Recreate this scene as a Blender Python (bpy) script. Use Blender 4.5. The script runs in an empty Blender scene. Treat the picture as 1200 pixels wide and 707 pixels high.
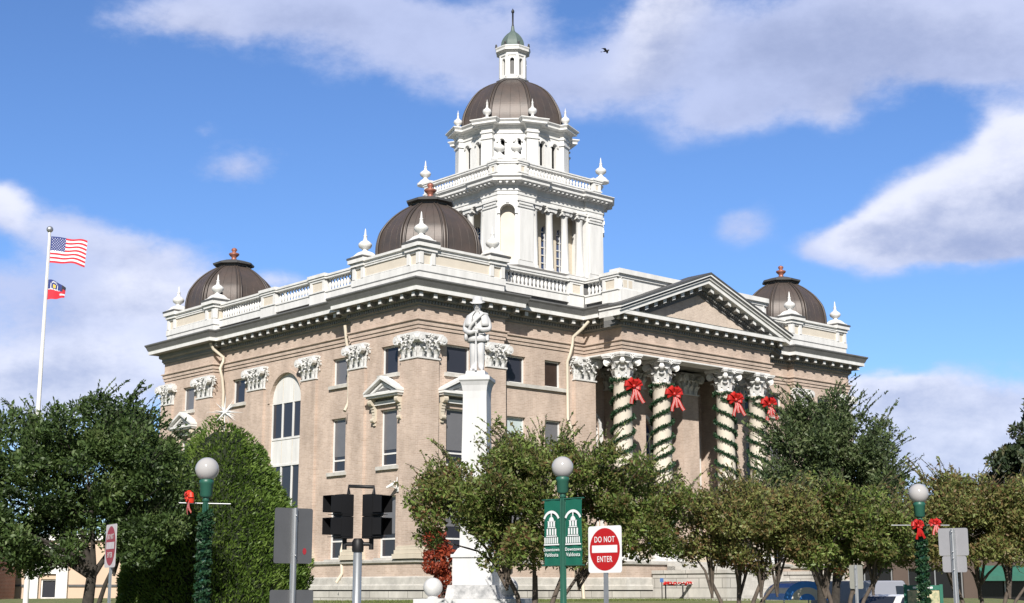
import bpy, math, random
import numpy as np
from mathutils import Vector, Matrix
R = math.radians
scene = bpy.context.scene
COL = scene.collection
random.seed(7)
rng = np.random.default_rng(11)

# ---------------------------------------------------------------- camera
cam_d = bpy.data.cameras.new('camera'); cam = bpy.data.objects.new('camera', cam_d); COL.objects.link(cam)
cam.location = (0, 0, 1.6); cam.rotation_euler = (R(90 + 11.334), 0, 0)
cam_d.sensor_width = 36; cam_d.lens = 36 * 1686.03 / 1200
cam_d.clip_start = 0.1; cam_d.clip_end = 6000
scene.camera = cam

# ---------------------------------------------------------------- sun, sky, exposure
SUN_EL, SUN_HEAD = 35.3, -93.23          # direction towards the sun: heading in degrees from +X
sd = Vector((math.cos(R(SUN_EL)) * math.cos(R(SUN_HEAD)), math.cos(R(SUN_EL)) * math.sin(R(SUN_HEAD)), math.sin(R(SUN_EL))))
sl = bpy.data.lights.new('sun', 'SUN'); sl.energy = 5.0; sl.angle = R(0.5); sl.color = (1.0, 0.95, 0.88)
so = bpy.data.objects.new('sun', sl); COL.objects.link(so); so.rotation_euler = sd.to_track_quat('Z', 'Y').to_euler()
scene.view_settings.view_transform = 'Standard'; scene.view_settings.look = 'None'
scene.view_settings.exposure = 0.6; scene.view_settings.gamma = 1.0
scene.view_settings.use_curve_mapping = False

world = bpy.data.worlds.new('World'); scene.world = world; world.use_nodes = True
def build_sky():
    nt = world.node_tree; N = nt.nodes; L = nt.links; N.clear()
    def nd(t, **k):
        n = N.new(t)
        for a, b in k.items(): setattr(n, a, b)
        return n
    def M(op, a, b=None, c=None, clamp=False):
        n = nd('ShaderNodeMath', operation=op, use_clamp=clamp)
        for i, v in enumerate((a, b, c)):
            if v is None: continue
            if isinstance(v, (int, float)): n.inputs[i].default_value = v
            else: L.new(v, n.inputs[i])
        return n.outputs[0]
    def smooth(x, a, b):
        n = nd('ShaderNodeMapRange', interpolation_type='SMOOTHSTEP')
        L.new(x, n.inputs[0]); n.inputs[1].default_value = a; n.inputs[2].default_value = b
        return n.outputs[0]
    sky = nd('ShaderNodeTexSky', sky_type='NISHITA', sun_disc=False)
    sky.sun_elevation = R(SUN_EL); sky.sun_rotation = R(180 - (SUN_HEAD + 90)); sky.air_density = 1.0; sky.dust_density = 0.1; sky.ozone_density = 2.0
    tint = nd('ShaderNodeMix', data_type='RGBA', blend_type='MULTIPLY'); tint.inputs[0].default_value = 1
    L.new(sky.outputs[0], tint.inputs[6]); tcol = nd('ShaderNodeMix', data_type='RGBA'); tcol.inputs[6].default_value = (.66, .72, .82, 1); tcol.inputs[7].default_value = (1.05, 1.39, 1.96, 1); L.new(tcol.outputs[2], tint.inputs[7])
    tc = nd('ShaderNodeTexCoord'); sp = nd('ShaderNodeSeparateXYZ'); L.new(tc.outputs['Generated'], sp.inputs[0])
    x, y, z = sp.outputs
    L.new(smooth(y, -0.2, 0.5), tcol.inputs[0])  # sky dimmed behind the camera to weaken the fill in shadows
    az = M('ARCTAN2', x, y); el = M('ARCSINE', z)
    # warp by noise so the cloud outlines are ragged
    mp = nd('ShaderNodeMapping'); L.new(tc.outputs['Generated'], mp.inputs[0]); mp.inputs['Scale'].default_value = (1, 1, 1.7)
    def noise(scale, detail, rough, off):
        m2 = nd('ShaderNodeMapping'); L.new(mp.outputs[0], m2.inputs[0]); m2.inputs['Location'].default_value = off
        n = nd('ShaderNodeTexNoise'); L.new(m2.outputs[0], n.inputs['Vector'])
        n.inputs['Scale'].default_value = scale; n.inputs['Detail'].default_value = detail; n.inputs['Roughness'].default_value = rough
        return n.outputs[0]
    w1 = noise(9, 5, 0.55, (3.1, 0, 0)); w2 = noise(9, 5, 0.55, (0, 7.3, 2))
    azw = M('ADD', az, M('MULTIPLY', M('SUBTRACT', w1, 0.5), 0.055)); elw = M('ADD', el, M('MULTIPLY', M('SUBTRACT', w2, 0.5), 0.045))
    pitch = R(11.334); f = 1686.03
    def ang(px, py):
        r = (px - 600) / f; u = (353.5 - py) / f
        Y = math.cos(pitch) - math.sin(pitch) * u; Z = math.sin(pitch) + math.cos(pitch) * u
        return math.atan2(r, Y), math.atan2(Z, math.hypot(r, Y))
    # banks of cloud: centre and half size (angles of the photographed sky), weight
    blobs = CLOUDS
    tot = None; hgt = None; sunlit = None
    for (px, py, rx, ry, rot, wgt, lit) in blobs:
        a0, e0 = ang(px, py); c, s = math.cos(R(rot)), math.sin(R(rot))
        da = M('SUBTRACT', azw, a0); de = M('SUBTRACT', elw, e0)
        p = M('ADD', M('MULTIPLY', da, c), M('MULTIPLY', de, s)); q = M('SUBTRACT', M('MULTIPLY', de, c), M('MULTIPLY', da, s))
        p = M('MULTIPLY', p, f / rx); q = M('MULTIPLY', q, f / ry)
        d2 = M('ADD', M('MULTIPLY', p, p), M('MULTIPLY', q, q))
        g = M('MULTIPLY', M('POWER', 2.718, M('MULTIPLY', d2, -0.9)), wgt)
        tot = g if tot is None else M('ADD', tot, g)
        hq = M('MULTIPLY', g, q); hgt = hq if hgt is None else M('ADD', hgt, hq)
        lq = M('MULTIPLY', g, lit); sunlit = lq if sunlit is None else M('ADD', sunlit, lq)
    # ordinary broken cloud everywhere outside the photographed part
    behind = smooth(y, 0.55, 0.2)
    far = M('MULTIPLY', smooth(noise(2.6, 4, 0.55, (9, 2, 5)), 0.6, 0.75), behind)
    tot = M('ADD', tot, far)
    n1 = noise(8, 9, 0.62, (1.7, 4.0, 0.3)); n2 = noise(26, 8, 0.65, (5, 1.0, 8)); n3 = noise(4.5, 6, 0.6, (2, 8, 1))
    nn = M('ADD', M('ADD', M('MULTIPLY', M('SUBTRACT', n1, 0.5), 1.7), M('MULTIPLY', M('SUBTRACT', n2, 0.5), 0.6)), M('MULTIPLY', M('SUBTRACT', n3, 0.5), 1.0))
    dens_in = M('ADD', tot, M('MULTIPLY', nn, M('ADD', M('MULTIPLY', smooth(tot, 0.05, 0.4), 0.85), 0.12)))
    dens = smooth(dens_in, 0.18, 0.85)
    # thick parts are grey-violet, thin and upper edges white
    thick = smooth(M('ADD', M('ADD', M('MULTIPLY', tot, 0.62), M('MULTIPLY', M('SUBTRACT', n1, 0.5), -3.0)), M('ADD', M('MULTIPLY', M('SUBTRACT', n2, 0.5), -0.9), M('MULTIPLY', hgt, -0.5))), 0.10, 1.7)
    lc = nd('ShaderNodeMix', data_type='RGBA'); L.new(smooth(M('ADD', sunlit, M('MULTIPLY', behind, .6)), 0.1, 0.9), lc.inputs[0]); lc.inputs[6].default_value = (0.40, 0.45, 0.64, 1); lc.inputs[7].default_value = (0.66, 0.67, 0.76, 1)
    cc = nd('ShaderNodeMix', data_type='RGBA'); L.new(thick, cc.inputs[0]); L.new(lc.outputs[2], cc.inputs[6])
    cc.inputs[7].default_value = (0.27, 0.315, 0.48, 1)
    ccs = nd('ShaderNodeMix', data_type='RGBA', blend_type='MULTIPLY'); ccs.inputs[0].default_value = 1
    L.new(cc.outputs[2], ccs.inputs[6]); ccs.inputs[7].default_value = (CLOUD_GAIN, CLOUD_GAIN, CLOUD_GAIN, 1)
    mx = nd('ShaderNodeMix', data_type='RGBA'); L.new(M('MULTIPLY', dens, 0.90), mx.inputs[0])
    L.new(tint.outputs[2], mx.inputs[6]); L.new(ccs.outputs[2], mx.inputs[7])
    bg = nd('ShaderNodeBackground'); L.new(mx.outputs[2], bg.inputs[0]); bg.inputs[1].default_value = SKY
    out = nd('ShaderNodeOutputWorld'); L.new(bg.outputs[0], out.inputs[0])
SKY = 0.05; CLOUD_GAIN = 0.95 / SKY
CLOUDS = [  # px centre, half width, half height, tilt, weight, sunlit
    (215, 32, 100, 30, 10, 0.80, .5), (430, 36, 150, 52, -4, 0.78, .05), (560, 85, 110, 46, -10, 0.58, .1), (350, 5, 170, 22, 0, 0.55, .2), (600, 20, 60, 50, 0, .4, 0),
    (285, 194, 72, 28, 8, 0.72, .35), (250, 146, 22, 11, 0, 0.42, .3),
    (8, 243, 30, 22, 0, 0.9, 1), (110, 288, 120, 26, -4, 0.9, .5), (60, 345, 140, 42, 0, 0.72, .1), (180, 345, 66, 30, 0, 0.9, 1), (120, 430, 160, 54, 0, 1.0, .7), (30, 470, 80, 50, 0, 0.7, 1), (320, 332, 60, 12, 0, 0.5, 1),
    (880, 46, 180, 56, 8, 0.85, .1), (1080, 28, 190, 58, 0, 0.92, .35), (1180, 45, 110, 46, 0, 0.85, .1), (770, 18, 66, 42, 50, 0.8, 1), (690, 92, 90, 30, 12, 0.5, .3), (860, 140, 85, 30, 20, 0.45, 0), (985, 130, 28, 30, 60, 0.5, .6), (960, 110, 150, 30, 5, .45, 0),
    (1150, 238, 84, 48, 12, 1.2, .9), (1205, 200, 50, 60, 0, 1.2, 1), (1065, 252, 66, 34, 22, 1.1, 1), (990, 272, 46, 18, 18, 0.85, .8), (1130, 275, 110, 22, 0, 0.8, .2), (875, 268, 44, 26, 30, 0.36, .2),
    (1120, 472, 130, 36, 0, 1.0, .6), (1055, 455, 50, 24, 10, 0.8, 1), (1100, 530, 160, 36, 0, 0.9, .6), (600, 600, 900, 40, 0, 0.5, .5)]
build_sky()

# ---------------------------------------------------------------- materials
MATS = {}
def mat(name, col, rough=0.7, metal=0.0, var=0.0, vscale=3.0, spec=0.5, bump=0.0, bscale=30.0, col2=None, streak=False):
    m = bpy.data.materials.new(name); m.use_nodes = True; nt = m.node_tree; N = nt.nodes; L = nt.links
    b = N['Principled BSDF']; b.inputs['Roughness'].default_value = rough; b.inputs['Metallic'].default_value = metal
    b.inputs['Specular IOR Level'].default_value = spec
    b.inputs['Base Color'].default_value = (*col, 1)
    tc = N.new('ShaderNodeTexCoord')
    if var or col2:
        mp = N.new('ShaderNodeMapping'); L.new(tc.outputs['Object'], mp.inputs[0])
        if streak: mp.inputs['Scale'].default_value = (1, 1, 0.15)
        n = N.new('ShaderNodeTexNoise'); n.inputs['Scale'].default_value = vscale; n.inputs['Detail'].default_value = 8; n.inputs['Roughness'].default_value = 0.65
        L.new(mp.outputs[0], n.inputs['Vector'])
        mx = N.new('ShaderNodeMix'); mx.data_type = 'RGBA'
        rr = N.new('ShaderNodeMapRange'); L.new(n.outputs[0], rr.inputs[0]); rr.inputs[1].default_value = 0.32; rr.inputs[2].default_value = 0.68
        L.new(rr.outputs[0], mx.inputs[0])
        c2 = col2 if col2 else tuple(c * (1 - var) for c in col)
        mx.inputs[6].default_value = (*c2, 1); mx.inputs[7].default_value = (*col, 1)
        L.new(mx.outputs[2], b.inputs['Base Color'])
    if bump:
        n2 = N.new('ShaderNodeTexNoise'); n2.inputs['Scale'].default_value = bscale; n2.inputs['Detail'].default_value = 5
        L.new(tc.outputs['Object'], n2.inputs['Vector'])
        bp = N.new('ShaderNodeBump'); bp.inputs['Strength'].default_value = bump; bp.inputs['Distance'].default_value = 0.03
        L.new(n2.outputs[0], bp.inputs['Height']); L.new(bp.outputs[0], b.inputs['Normal'])
    MATS[name] = m; return m
def brick_mat(name, c1, c2, mortar, bw=0.24, bh=0.075, ms=0.01, weather=0.25):
    m = bpy.data.materials.new(name); m.use_nodes = True; nt = m.node_tree; N = nt.nodes; L = nt.links
    b = N['Principled BSDF']; b.inputs['Roughness'].default_value = 0.85; b.inputs['Specular IOR Level'].default_value = 0.25
    tc = N.new('ShaderNodeTexCoord'); sp = N.new('ShaderNodeSeparateXYZ'); L.new(tc.outputs['Object'], sp.inputs[0])
    ad = N.new('ShaderNodeMath'); ad.operation = 'ADD'; L.new(sp.outputs[0], ad.inputs[0]); L.new(sp.outputs[1], ad.inputs[1])
    cb = N.new('ShaderNodeCombineXYZ'); L.new(ad.outputs[0], cb.inputs[0]); L.new(sp.outputs[2], cb.inputs[1])
    br = N.new('ShaderNodeTexBrick'); L.new(cb.outputs[0], br.inputs['Vector'])
    br.inputs['Color1'].default_value = (*c1, 1); br.inputs['Color2'].default_value = (*c2, 1); br.inputs['Mortar'].default_value = (*mortar, 1)
    br.inputs['Scale'].default_value = 1; br.inputs['Brick Width'].default_value = bw; br.inputs['Row Height'].default_value = bh; br.inputs['Mortar Size'].default_value = ms
    n = N.new('ShaderNodeTexNoise'); n.inputs['Scale'].default_value = 0.9; n.inputs['Detail'].default_value = 9; n.inputs['Roughness'].default_value = 0.7
    mp = N.new('ShaderNodeMapping'); mp.inputs['Scale'].default_value = (1, 1, 0.45); L.new(tc.outputs['Object'], mp.inputs[0]); L.new(mp.outputs[0], n.inputs['Vector'])
    rr = N.new('ShaderNodeMapRange'); L.new(n.outputs[0], rr.inputs[0]); rr.inputs[1].default_value = 0.3; rr.inputs[2].default_value = 0.7
    rr.inputs[3].default_value = 1 - weather; rr.inputs[4].default_value = 1.0 + weather * 0.35
    mx = N.new('ShaderNodeMix'); mx.data_type = 'RGBA'; mx.blend_type = 'MULTIPLY'; mx.inputs[0].default_value = 1
    L.new(br.outputs[0], mx.inputs[6]); L.new(rr.outputs[0], mx.inputs[7]); L.new(mx.outputs[2], b.inputs['Base Color'])
    bp = N.new('ShaderNodeBump'); bp.inputs['Strength'].default_value = 0.4; bp.inputs['Distance'].default_value = 0.01; bp.invert = True
    L.new(br.outputs['Fac'], bp.inputs['Height']); L.new(bp.outputs[0], b.inputs['Normal'])
    MATS[name] = m; return m
def leaf_mat(name, cols, trans=0.35, patch=1.2):
    """leaf colours picked per leaf, drifting in patches through the crown"""
    m = bpy.data.materials.new(name); m.use_nodes = True; nt = m.node_tree; N = nt.nodes; L = nt.links; N.clear()
    g = N.new('ShaderNodeNewGeometry'); tc = N.new('ShaderNodeTexCoord')
    n = N.new('ShaderNodeTexNoise'); n.inputs['Scale'].default_value = patch; n.inputs['Detail'].default_value = 3; L.new(tc.outputs['Object'], n.inputs['Vector'])
    rr = N.new('ShaderNodeMapRange'); L.new(n.outputs[0], rr.inputs[0]); rr.inputs[1].default_value = 0.3; rr.inputs[2].default_value = 0.7
    mx = N.new('ShaderNodeMix'); mx.data_type = 'FLOAT'; mx.inputs[0].default_value = 0.42
    L.new(rr.outputs[0], mx.inputs[2]); L.new(g.outputs['Random Per Island'], mx.inputs[3])
    cr = N.new('ShaderNodeValToRGB'); L.new(mx.outputs[0], cr.inputs[0])
    e = cr.color_ramp.elements
    while len(e) < len(cols): e.new(0.5)
    for i, c in enumerate(cols): e[i].position = 0.12 + 0.76 * i / (len(cols) - 1); e[i].color = (*c, 1)
    df = N.new('ShaderNodeBsdfPrincipled'); df.inputs['Roughness'].default_value = 0.5; df.inputs['Specular IOR Level'].default_value = 0.35; L.new(cr.outputs[0], df.inputs['Base Color'])
    tr = N.new('ShaderNodeBsdfTranslucent'); L.new(cr.outputs[0], tr.inputs[0])
    ms = N.new('ShaderNodeMixShader'); ms.inputs[0].default_value = trans; L.new(df.outputs[0], ms.inputs[1]); L.new(tr.outputs[0], ms.inputs[2])
    o = N.new('ShaderNodeOutputMaterial'); L.new(ms.outputs[0], o.inputs[0])
    MATS[name] = m; return m
brick_mat('brick', (0.515, 0.408, 0.338), (0.43, 0.332, 0.268), (0.53, 0.44, 0.37), weather=0.32)
brick_mat('pale_brick', (0.56, 0.47, 0.39), (0.49, 0.40, 0.33), (0.55, 0.47, 0.40))
brick_mat('stone_block', (0.50, 0.48, 0.44), (0.42, 0.40, 0.37), (0.22, 0.21, 0.19), 1.3, 0.42, 0.018, 0.35)
brick_mat('red_brick', (0.36, 0.13, 0.09), (0.28, 0.10, 0.07), (0.4, 0.34, 0.3))
mat('stone', (0.52, 0.50, 0.46), 0.85, var=0.35, vscale=2, bump=0.3)
mat('white', (0.68, 0.675, 0.655), 0.55, var=0.2, vscale=2.6, streak=True)
mat('capital_white', (0.60, 0.595, 0.58), 0.7, var=0.18, vscale=4)
mat('cream', (0.58, 0.525, 0.44), 0.65, var=0.12, vscale=1.5)
mat('pale_cream', (0.54, 0.48, 0.385), 0.7, var=0.15, vscale=1.2, streak=True)
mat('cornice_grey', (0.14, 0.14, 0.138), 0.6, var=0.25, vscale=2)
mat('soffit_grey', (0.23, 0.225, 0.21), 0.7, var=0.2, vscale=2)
mat('lead_shade_grey', (0.085, 0.085, 0.085), 0.6, var=0.3, vscale=2)  # lead and dark trim, also the painted shadow strip under balustrades
mat('bronze', (0.088, 0.066, 0.056), 0.5, metal=0.15, col2=(0.062, 0.052, 0.047), vscale=1.6, bump=0.15, bscale=6)
mat('bronze_rib', (0.075, 0.062, 0.055), 0.45, metal=0.3, var=0.2)
mat('verdigris', (0.10, 0.135, 0.115), 0.6, col2=(0.07, 0.10, 0.095), vscale=5)
mat('copper', (0.34, 0.13, 0.09), 0.45, metal=0.3, var=0.3, vscale=8)
mat('glass', (0.028, 0.030, 0.040), 0.06, spec=0.42)
mat('glass_blue', (0.02, 0.045, 0.12), 0.05, spec=0.8)
mat('blind', (0.135, 0.135, 0.145), 0.25, var=0.1, vscale=2, spec=0.5)
mat('pale_blind', (0.45, 0.52, 0.52), 0.35, var=0.1)
mat('dark_room', (0.035, 0.02, 0.014), 0.5, var=0.3)
mat('roofing', (0.17, 0.165, 0.16), 0.9, var=0.25, vscale=0.7)
mat('marble', (0.53, 0.53, 0.53), 0.55, var=0.22, vscale=2.5, streak=True)
mat('stained_marble', (0.56, 0.555, 0.55), 0.6, col2=(0.12, 0.125, 0.13), vscale=2.6, bump=0.4, bscale=5)
mat('galvanised', (0.42, 0.43, 0.44), 0.4, metal=0.7, var=0.15, vscale=6)
mat('sign_back', (0.105, 0.108, 0.115), 0.5, metal=0.3, var=0.15, vscale=3)
mat('pale_sign_back', (0.27, 0.27, 0.285), 0.5, metal=0.2, var=0.12, vscale=3)
mat('tan_sign_back', (0.19, 0.19, 0.165), 0.6, var=0.12, vscale=4)
mat('sign_white', (0.66, 0.66, 0.66), 0.4); mat('sign_red', (0.38, 0.006, 0.007), 0.4); mat('worn_white', (0.55, 0.5, 0.5), 0.5, var=0.2, vscale=6); mat('worn_red', (0.30, 0.02, 0.03), 0.5, var=0.2, vscale=5)
mat('signal_black', (0.010, 0.010, 0.011), 0.5, var=0.2, spec=0.3); mat('signal_dark', (0.004, 0.004, 0.004), 0.7, spec=0.1)
mat('lamp_green', (0.018, 0.095, 0.065), 0.45, var=0.2, vscale=5)
mat('globe', (0.36, 0.35, 0.345), 0.12, var=0.05, vscale=2)
mat('banner_green', (0.004, 0.105, 0.066), 0.6, var=0.15, vscale=4)
mat('ribbon_red', (0.44, 0.013, 0.009), 0.4, var=0.3, vscale=6); mat('ribbon_orange', (0.68, 0.035, 0.012), 0.45, var=0.3, vscale=8)
mat('bow_white', (0.55, 0.40, 0.38), 0.4)
mat('flag_red', (0.50, 0.018, 0.035), 0.8); mat('flag_white', (0.72, 0.72, 0.74), 0.8); mat('flag_blue', (0.02, 0.035, 0.16), 0.8); mat('flag_black', (0.02, 0.02, 0.035), 0.8); mat('flag_gold', (0.6, 0.4, 0.06), 0.7)
mat('bark', (0.045, 0.037, 0.03), 0.95, col2=(0.02, 0.017, 0.014), vscale=9, bump=0.6, bscale=14)
mat('smooth_bark', (0.11, 0.085, 0.065), 0.85, col2=(0.045, 0.036, 0.03), vscale=6)
leaf_mat('oak_leaf', [(0.022, 0.038, 0.013), (0.045, 0.078, 0.022), (0.07, 0.115, 0.03), (0.13, 0.17, 0.06)], 0.3)
leaf_mat('far_oak_leaf', [(0.032, 0.05, 0.022), (0.06, 0.09, 0.034), (0.09, 0.125, 0.045), (0.16, 0.18, 0.09)], 0.3)
leaf_mat('myrtle_leaf', [(0.15, 0.075, 0.035), (0.06, 0.095, 0.02), (0.11, 0.17, 0.034), (0.13, 0.10, 0.04), (0.22, 0.29, 0.075), (0.10, 0.16, 0.03), (0.17, 0.09, 0.045)], 0.4, 0.8)
leaf_mat('autumn_myrtle_leaf', [(0.20, 0.095, 0.045), (0.09, 0.11, 0.03), (0.14, 0.175, 0.045), (0.18, 0.11, 0.05), (0.25, 0.28, 0.09), (0.11, 0.15, 0.036), (0.21, 0.11, 0.055)], 0.4, 0.7)
leaf_mat('cypress_leaf', [(0.05, 0.09, 0.016), (0.09, 0.155, 0.026), (0.135, 0.21, 0.038), (0.18, 0.25, 0.06)], 0.35, 1.6)
leaf_mat('magnolia_leaf', [(0.012, 0.022, 0.012), (0.024, 0.04, 0.018), (0.045, 0.065, 0.026), (0.09, 0.07, 0.035)], 0.1)
leaf_mat('red_leaf', [(0.16, 0.022, 0.014), (0.27, 0.045, 0.022), (0.36, 0.075, 0.03), (0.12, 0.03, 0.02)], 0.4, 3)
leaf_mat('garland_leaf', [(0.006, 0.028, 0.012), (0.012, 0.045, 0.018), (0.02, 0.06, 0.024), (0.035, 0.075, 0.03)], 0.1, 8)
leaf_mat('seed_head', [(0.07, 0.035, 0.02), (0.12, 0.06, 0.03), (0.09, 0.08, 0.03)], 0.2)
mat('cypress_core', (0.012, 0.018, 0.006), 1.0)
mat('lawn', (0.085, 0.115, 0.03), 0.95, col2=(0.15, 0.145, 0.055), vscale=0.8, bump=0.6, bscale=40)
mat('grass_blade', (0.12, 0.15, 0.04), 0.9, var=0.4, vscale=2)
mat('asphalt', (0.05, 0.05, 0.052), 0.9, var=0.3, vscale=1.5, bump=0.3, bscale=60)
mat('concrete', (0.25, 0.245, 0.23), 0.9, var=0.25, vscale=1.2, bump=0.2)
mat('field', (0.09, 0.10, 0.045), 1.0, var=0.4, vscale=0.05)
mat('paint_line', (0.7, 0.68, 0.6), 0.7, var=0.2)
mat('cream_stucco', (0.52, 0.39, 0.29), 0.85, var=0.12, vscale=0.7); mat('shaded_tan_stucco', (0.085, 0.06, 0.048), 0.85, var=0.15, vscale=0.7)  # shop wall tan darkened to stand for shade under the trees
mat('storefront', (0.012, 0.012, 0.013), 0.2, var=0.2); mat('awning_green', (0.025, 0.12, 0.085), 0.7, var=0.2)
mat('car_white', (0.60, 0.60, 0.60), 0.25); mat('shaded_van_white', (0.30, 0.31, 0.35), 0.35); mat('car_glass', (0.02, 0.022, 0.026), 0.05); mat('tyre', (0.015, 0.015, 0.015), 0.9); mat('lamp_red', (0.5, 0.02, 0.02), 0.3)  # van paint is a white greyed to stand for tree shade
mat('canopy_blue', (0.06, 0.28, 0.78), 0.6, var=0.15); mat('canopy_white', (0.68, 0.62, 0.52), 0.7, var=0.1)
mat('bird_dark', (0.02, 0.02, 0.022), 0.8); mat('blue_sign', (0.03, 0.10, 0.28), 0.5); mat('black_iron', (0.012, 0.012, 0.013), 0.5)
mat('map_tan', (0.50, 0.42, 0.26), 0.6, col2=(0.12, 0.18, 0.10), vscale=14)

# ---------------------------------------------------------------- mesh builder
class MB:
    def __init__(s): s.v = []; s.f = []; s.m = []; s.sm = []
    def add(s, vs, fs, mi=0, smooth=False):
        o = len(s.v); s.v += [tuple(p) for p in vs]
        for f in fs: s.f.append([o + i for i in f]); s.m.append(mi); s.sm.append(smooth)
    def quad(s, a, b, c, d, mi=0): s.add([a, b, c, d], [(0, 1, 2, 3)], mi)
    def box(s, x0, x1, y0, y1, z0, z1, mi=0, M=None):
        vs = [(x, y, z) for x in (x0, x1) for y in (y0, y1) for z in (z0, z1)]
        if M is not None: vs = [M @ Vector(p) for p in vs]
        s.add(vs, [(0, 1, 3, 2), (4, 6, 7, 5), (0, 4, 5, 1), (2, 3, 7, 6), (0, 2, 6, 4), (1, 5, 7, 3)], mi)
    def prism(s, poly, z0, z1, mi=0, top=True, bot=True):
        n = len(poly); vs = [(p[0], p[1], z0) for p in poly] + [(p[0], p[1], z1) for p in poly]
        fs = [(i, (i + 1) % n, n + (i + 1) % n, n + i) for i in range(n)]
        if top: fs.append(tuple(range(n, 2 * n)))
        if bot: fs.append(tuple(range(n - 1, -1, -1)))
        s.add(vs, fs, mi)
    def lathe(s, prof, n=16, c=(0, 0, 0), mi=0, smooth=True, rot=0.0, cap=True):
        vs = []
        for r, z in prof:
            for k in range(n):
                a = rot + 2 * math.pi * k / n; vs.append((c[0] + r * math.cos(a), c[1] + r * math.sin(a), c[2] + z))
        fs = [(i * n + k, i * n + (k + 1) % n, (i + 1) * n + (k + 1) % n, (i + 1) * n + k) for i in range(len(prof) - 1) for k in range(n)]
        s.add(vs, fs, mi, smooth)
        if cap:
            s.add(vs[:n], [tuple(range(n - 1, -1, -1))], mi); s.add(vs[-n:], [tuple(range(n))], mi)
    def tube(s, pts, rad, n=6, mi=0, smooth=True, M=None):
        P = [Vector(p) for p in pts]; m = len(P)
        if isinstance(rad, (int, float)): rad = [rad] * m
        vs = []; up = None
        for i in range(m):
            t = (P[min(i + 1, m - 1)] - P[max(i - 1, 0)]).normalized()
            if up is None: up = t.orthogonal().normalized()
            up = (up - t * up.dot(t))
            up = up.normalized() if up.length > 1e-6 else t.orthogonal().normalized()
            w = t.cross(up)
            for k in range(n):
                a = 2 * math.pi * k / n; vs.append(P[i] + (up * math.cos(a) + w * math.sin(a)) * rad[i])
        fs = [(i * n + k, i * n + (k + 1) % n, (i + 1) * n + (k + 1) % n, (i + 1) * n + k) for i in range(m - 1) for k in range(n)]
        s.add(vs, fs, mi, smooth)
        s.add(vs[:n], [tuple(range(n - 1, -1, -1))], mi); s.add(vs[-n:], [tuple(range(n))], mi)
    def sphere(s, c, r, n=16, mi=0, sc=(1, 1, 1)):
        prof = [(max(1e-3, r * math.sin(math.pi * i / n)), -r * math.cos(math.pi * i / n)) for i in range(n + 1)]
        o = len(s.v); s.lathe(prof, n + 4, (0, 0, 0), mi)
        for i in range(o, len(s.v)):
            v = s.v[i]; s.v[i] = (c[0] + v[0] * sc[0], c[1] + v[1] * sc[1], c[2] + v[2] * sc[2])
    def sweep(s, path, prof, closed=True, mats=None, caps=True):
        """prof: (outward offset, z) swept along a plan path with mitred corners; outward is to the right of travel"""
        n = len(path); k = len(prof); rings = []
        for i in range(n):
            p = Vector(path[i])
            def nrm(a, b):
                d = (Vector(b) - Vector(a)).normalized(); return Vector((d.y, -d.x))
            if closed or 0 < i < n - 1:
                n1 = nrm(path[i - 1], path[i]); n2 = nrm(path[i], path[(i + 1) % n]); m = (n1 + n2) / (1 + n1.dot(n2))
            elif i == 0: m = nrm(path[0], path[1])
            else: m = nrm(path[-2], path[-1])
            rings.append([(p.x + m.x * o, p.y + m.y * o, z) for o, z in prof])
        for i in range(n if closed else n - 1):
            a, b = rings[i], rings[(i + 1) % n]
            for j in range(k - 1):
                s.add([a[j], b[j], b[j + 1], a[j + 1]], [(0, 1, 2, 3)], mats[j] if mats else 0)
        if not closed and caps:
            s.add(rings[0], [tuple(range(k))], mats[0] if mats else 0); s.add(rings[-1], [tuple(range(k - 1, -1, -1))], mats[0] if mats else 0)
    def build(s, name, mats, parent=None, loc=None, rot=0.0):
        me = bpy.data.meshes.new(name); me.from_pydata(s.v, [], s.f)
        for x in (mats if isinstance(mats, (list, tuple)) else [mats]): me.materials.append(MATS[x])
        me.polygons.foreach_set('material_index', s.m); me.polygons.foreach_set('use_smooth', s.sm); me.update()
        return link(name, me, parent, loc, rot)
def link(name, me, parent=None, loc=None, rot=0.0):
    o = bpy.data.objects.new(name, me); COL.objects.link(o)
    if parent: o.parent = parent
    if loc is not None: o.location = loc
    if rot: o.rotation_euler = (0, 0, rot)
    return o
def tag(o, label, cat, group=None):
    o['label'] = label; o['category'] = cat
    if group: o['group'] = group
    return o
def thing(name, label, cat, loc=(0, 0, 0), rot=0.0, group=None):
    o = bpy.data.objects.new(name, None); COL.objects.link(o); o.location = loc; o.rotation_euler = (0, 0, rot); o.empty_display_size = 0.2
    return tag(o, label, cat, group)
def leaves(name, P, D, ln, wd, matname, parent, loc=(0, 0, 0)):
    """one mesh of diamond leaves: P centres, D long axes"""
    n = len(P); D = D / (np.linalg.norm(D, axis=1, keepdims=True) + 1e-9)
    rv = rng.normal(size=(n, 3)); B = np.cross(D, rv); B /= (np.linalg.norm(B, axis=1, keepdims=True) + 1e-9)
    ln = np.broadcast_to(ln, n)[:, None]; wd = np.broadcast_to(wd, n)[:, None]
    V = np.stack([P - D * ln * .5, P + B * wd * .5, P + D * ln * .5, P - B * wd * .5], 1).reshape(-1, 3)
    me = bpy.data.meshes.new(name); me.vertices.add(4 * n); me.vertices.foreach_set('co', V.astype(np.float32).ravel())
    me.loops.add(4 * n); me.loops.foreach_set('vertex_index', np.arange(4 * n, dtype=np.int32))
    me.polygons.add(n); me.polygons.foreach_set('loop_start', np.arange(0, 4 * n, 4, dtype=np.int32))
    me.materials.append(MATS[matname]); me.update(calc_edges=True); me.validate()
    return link(name, me, parent, loc)
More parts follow.
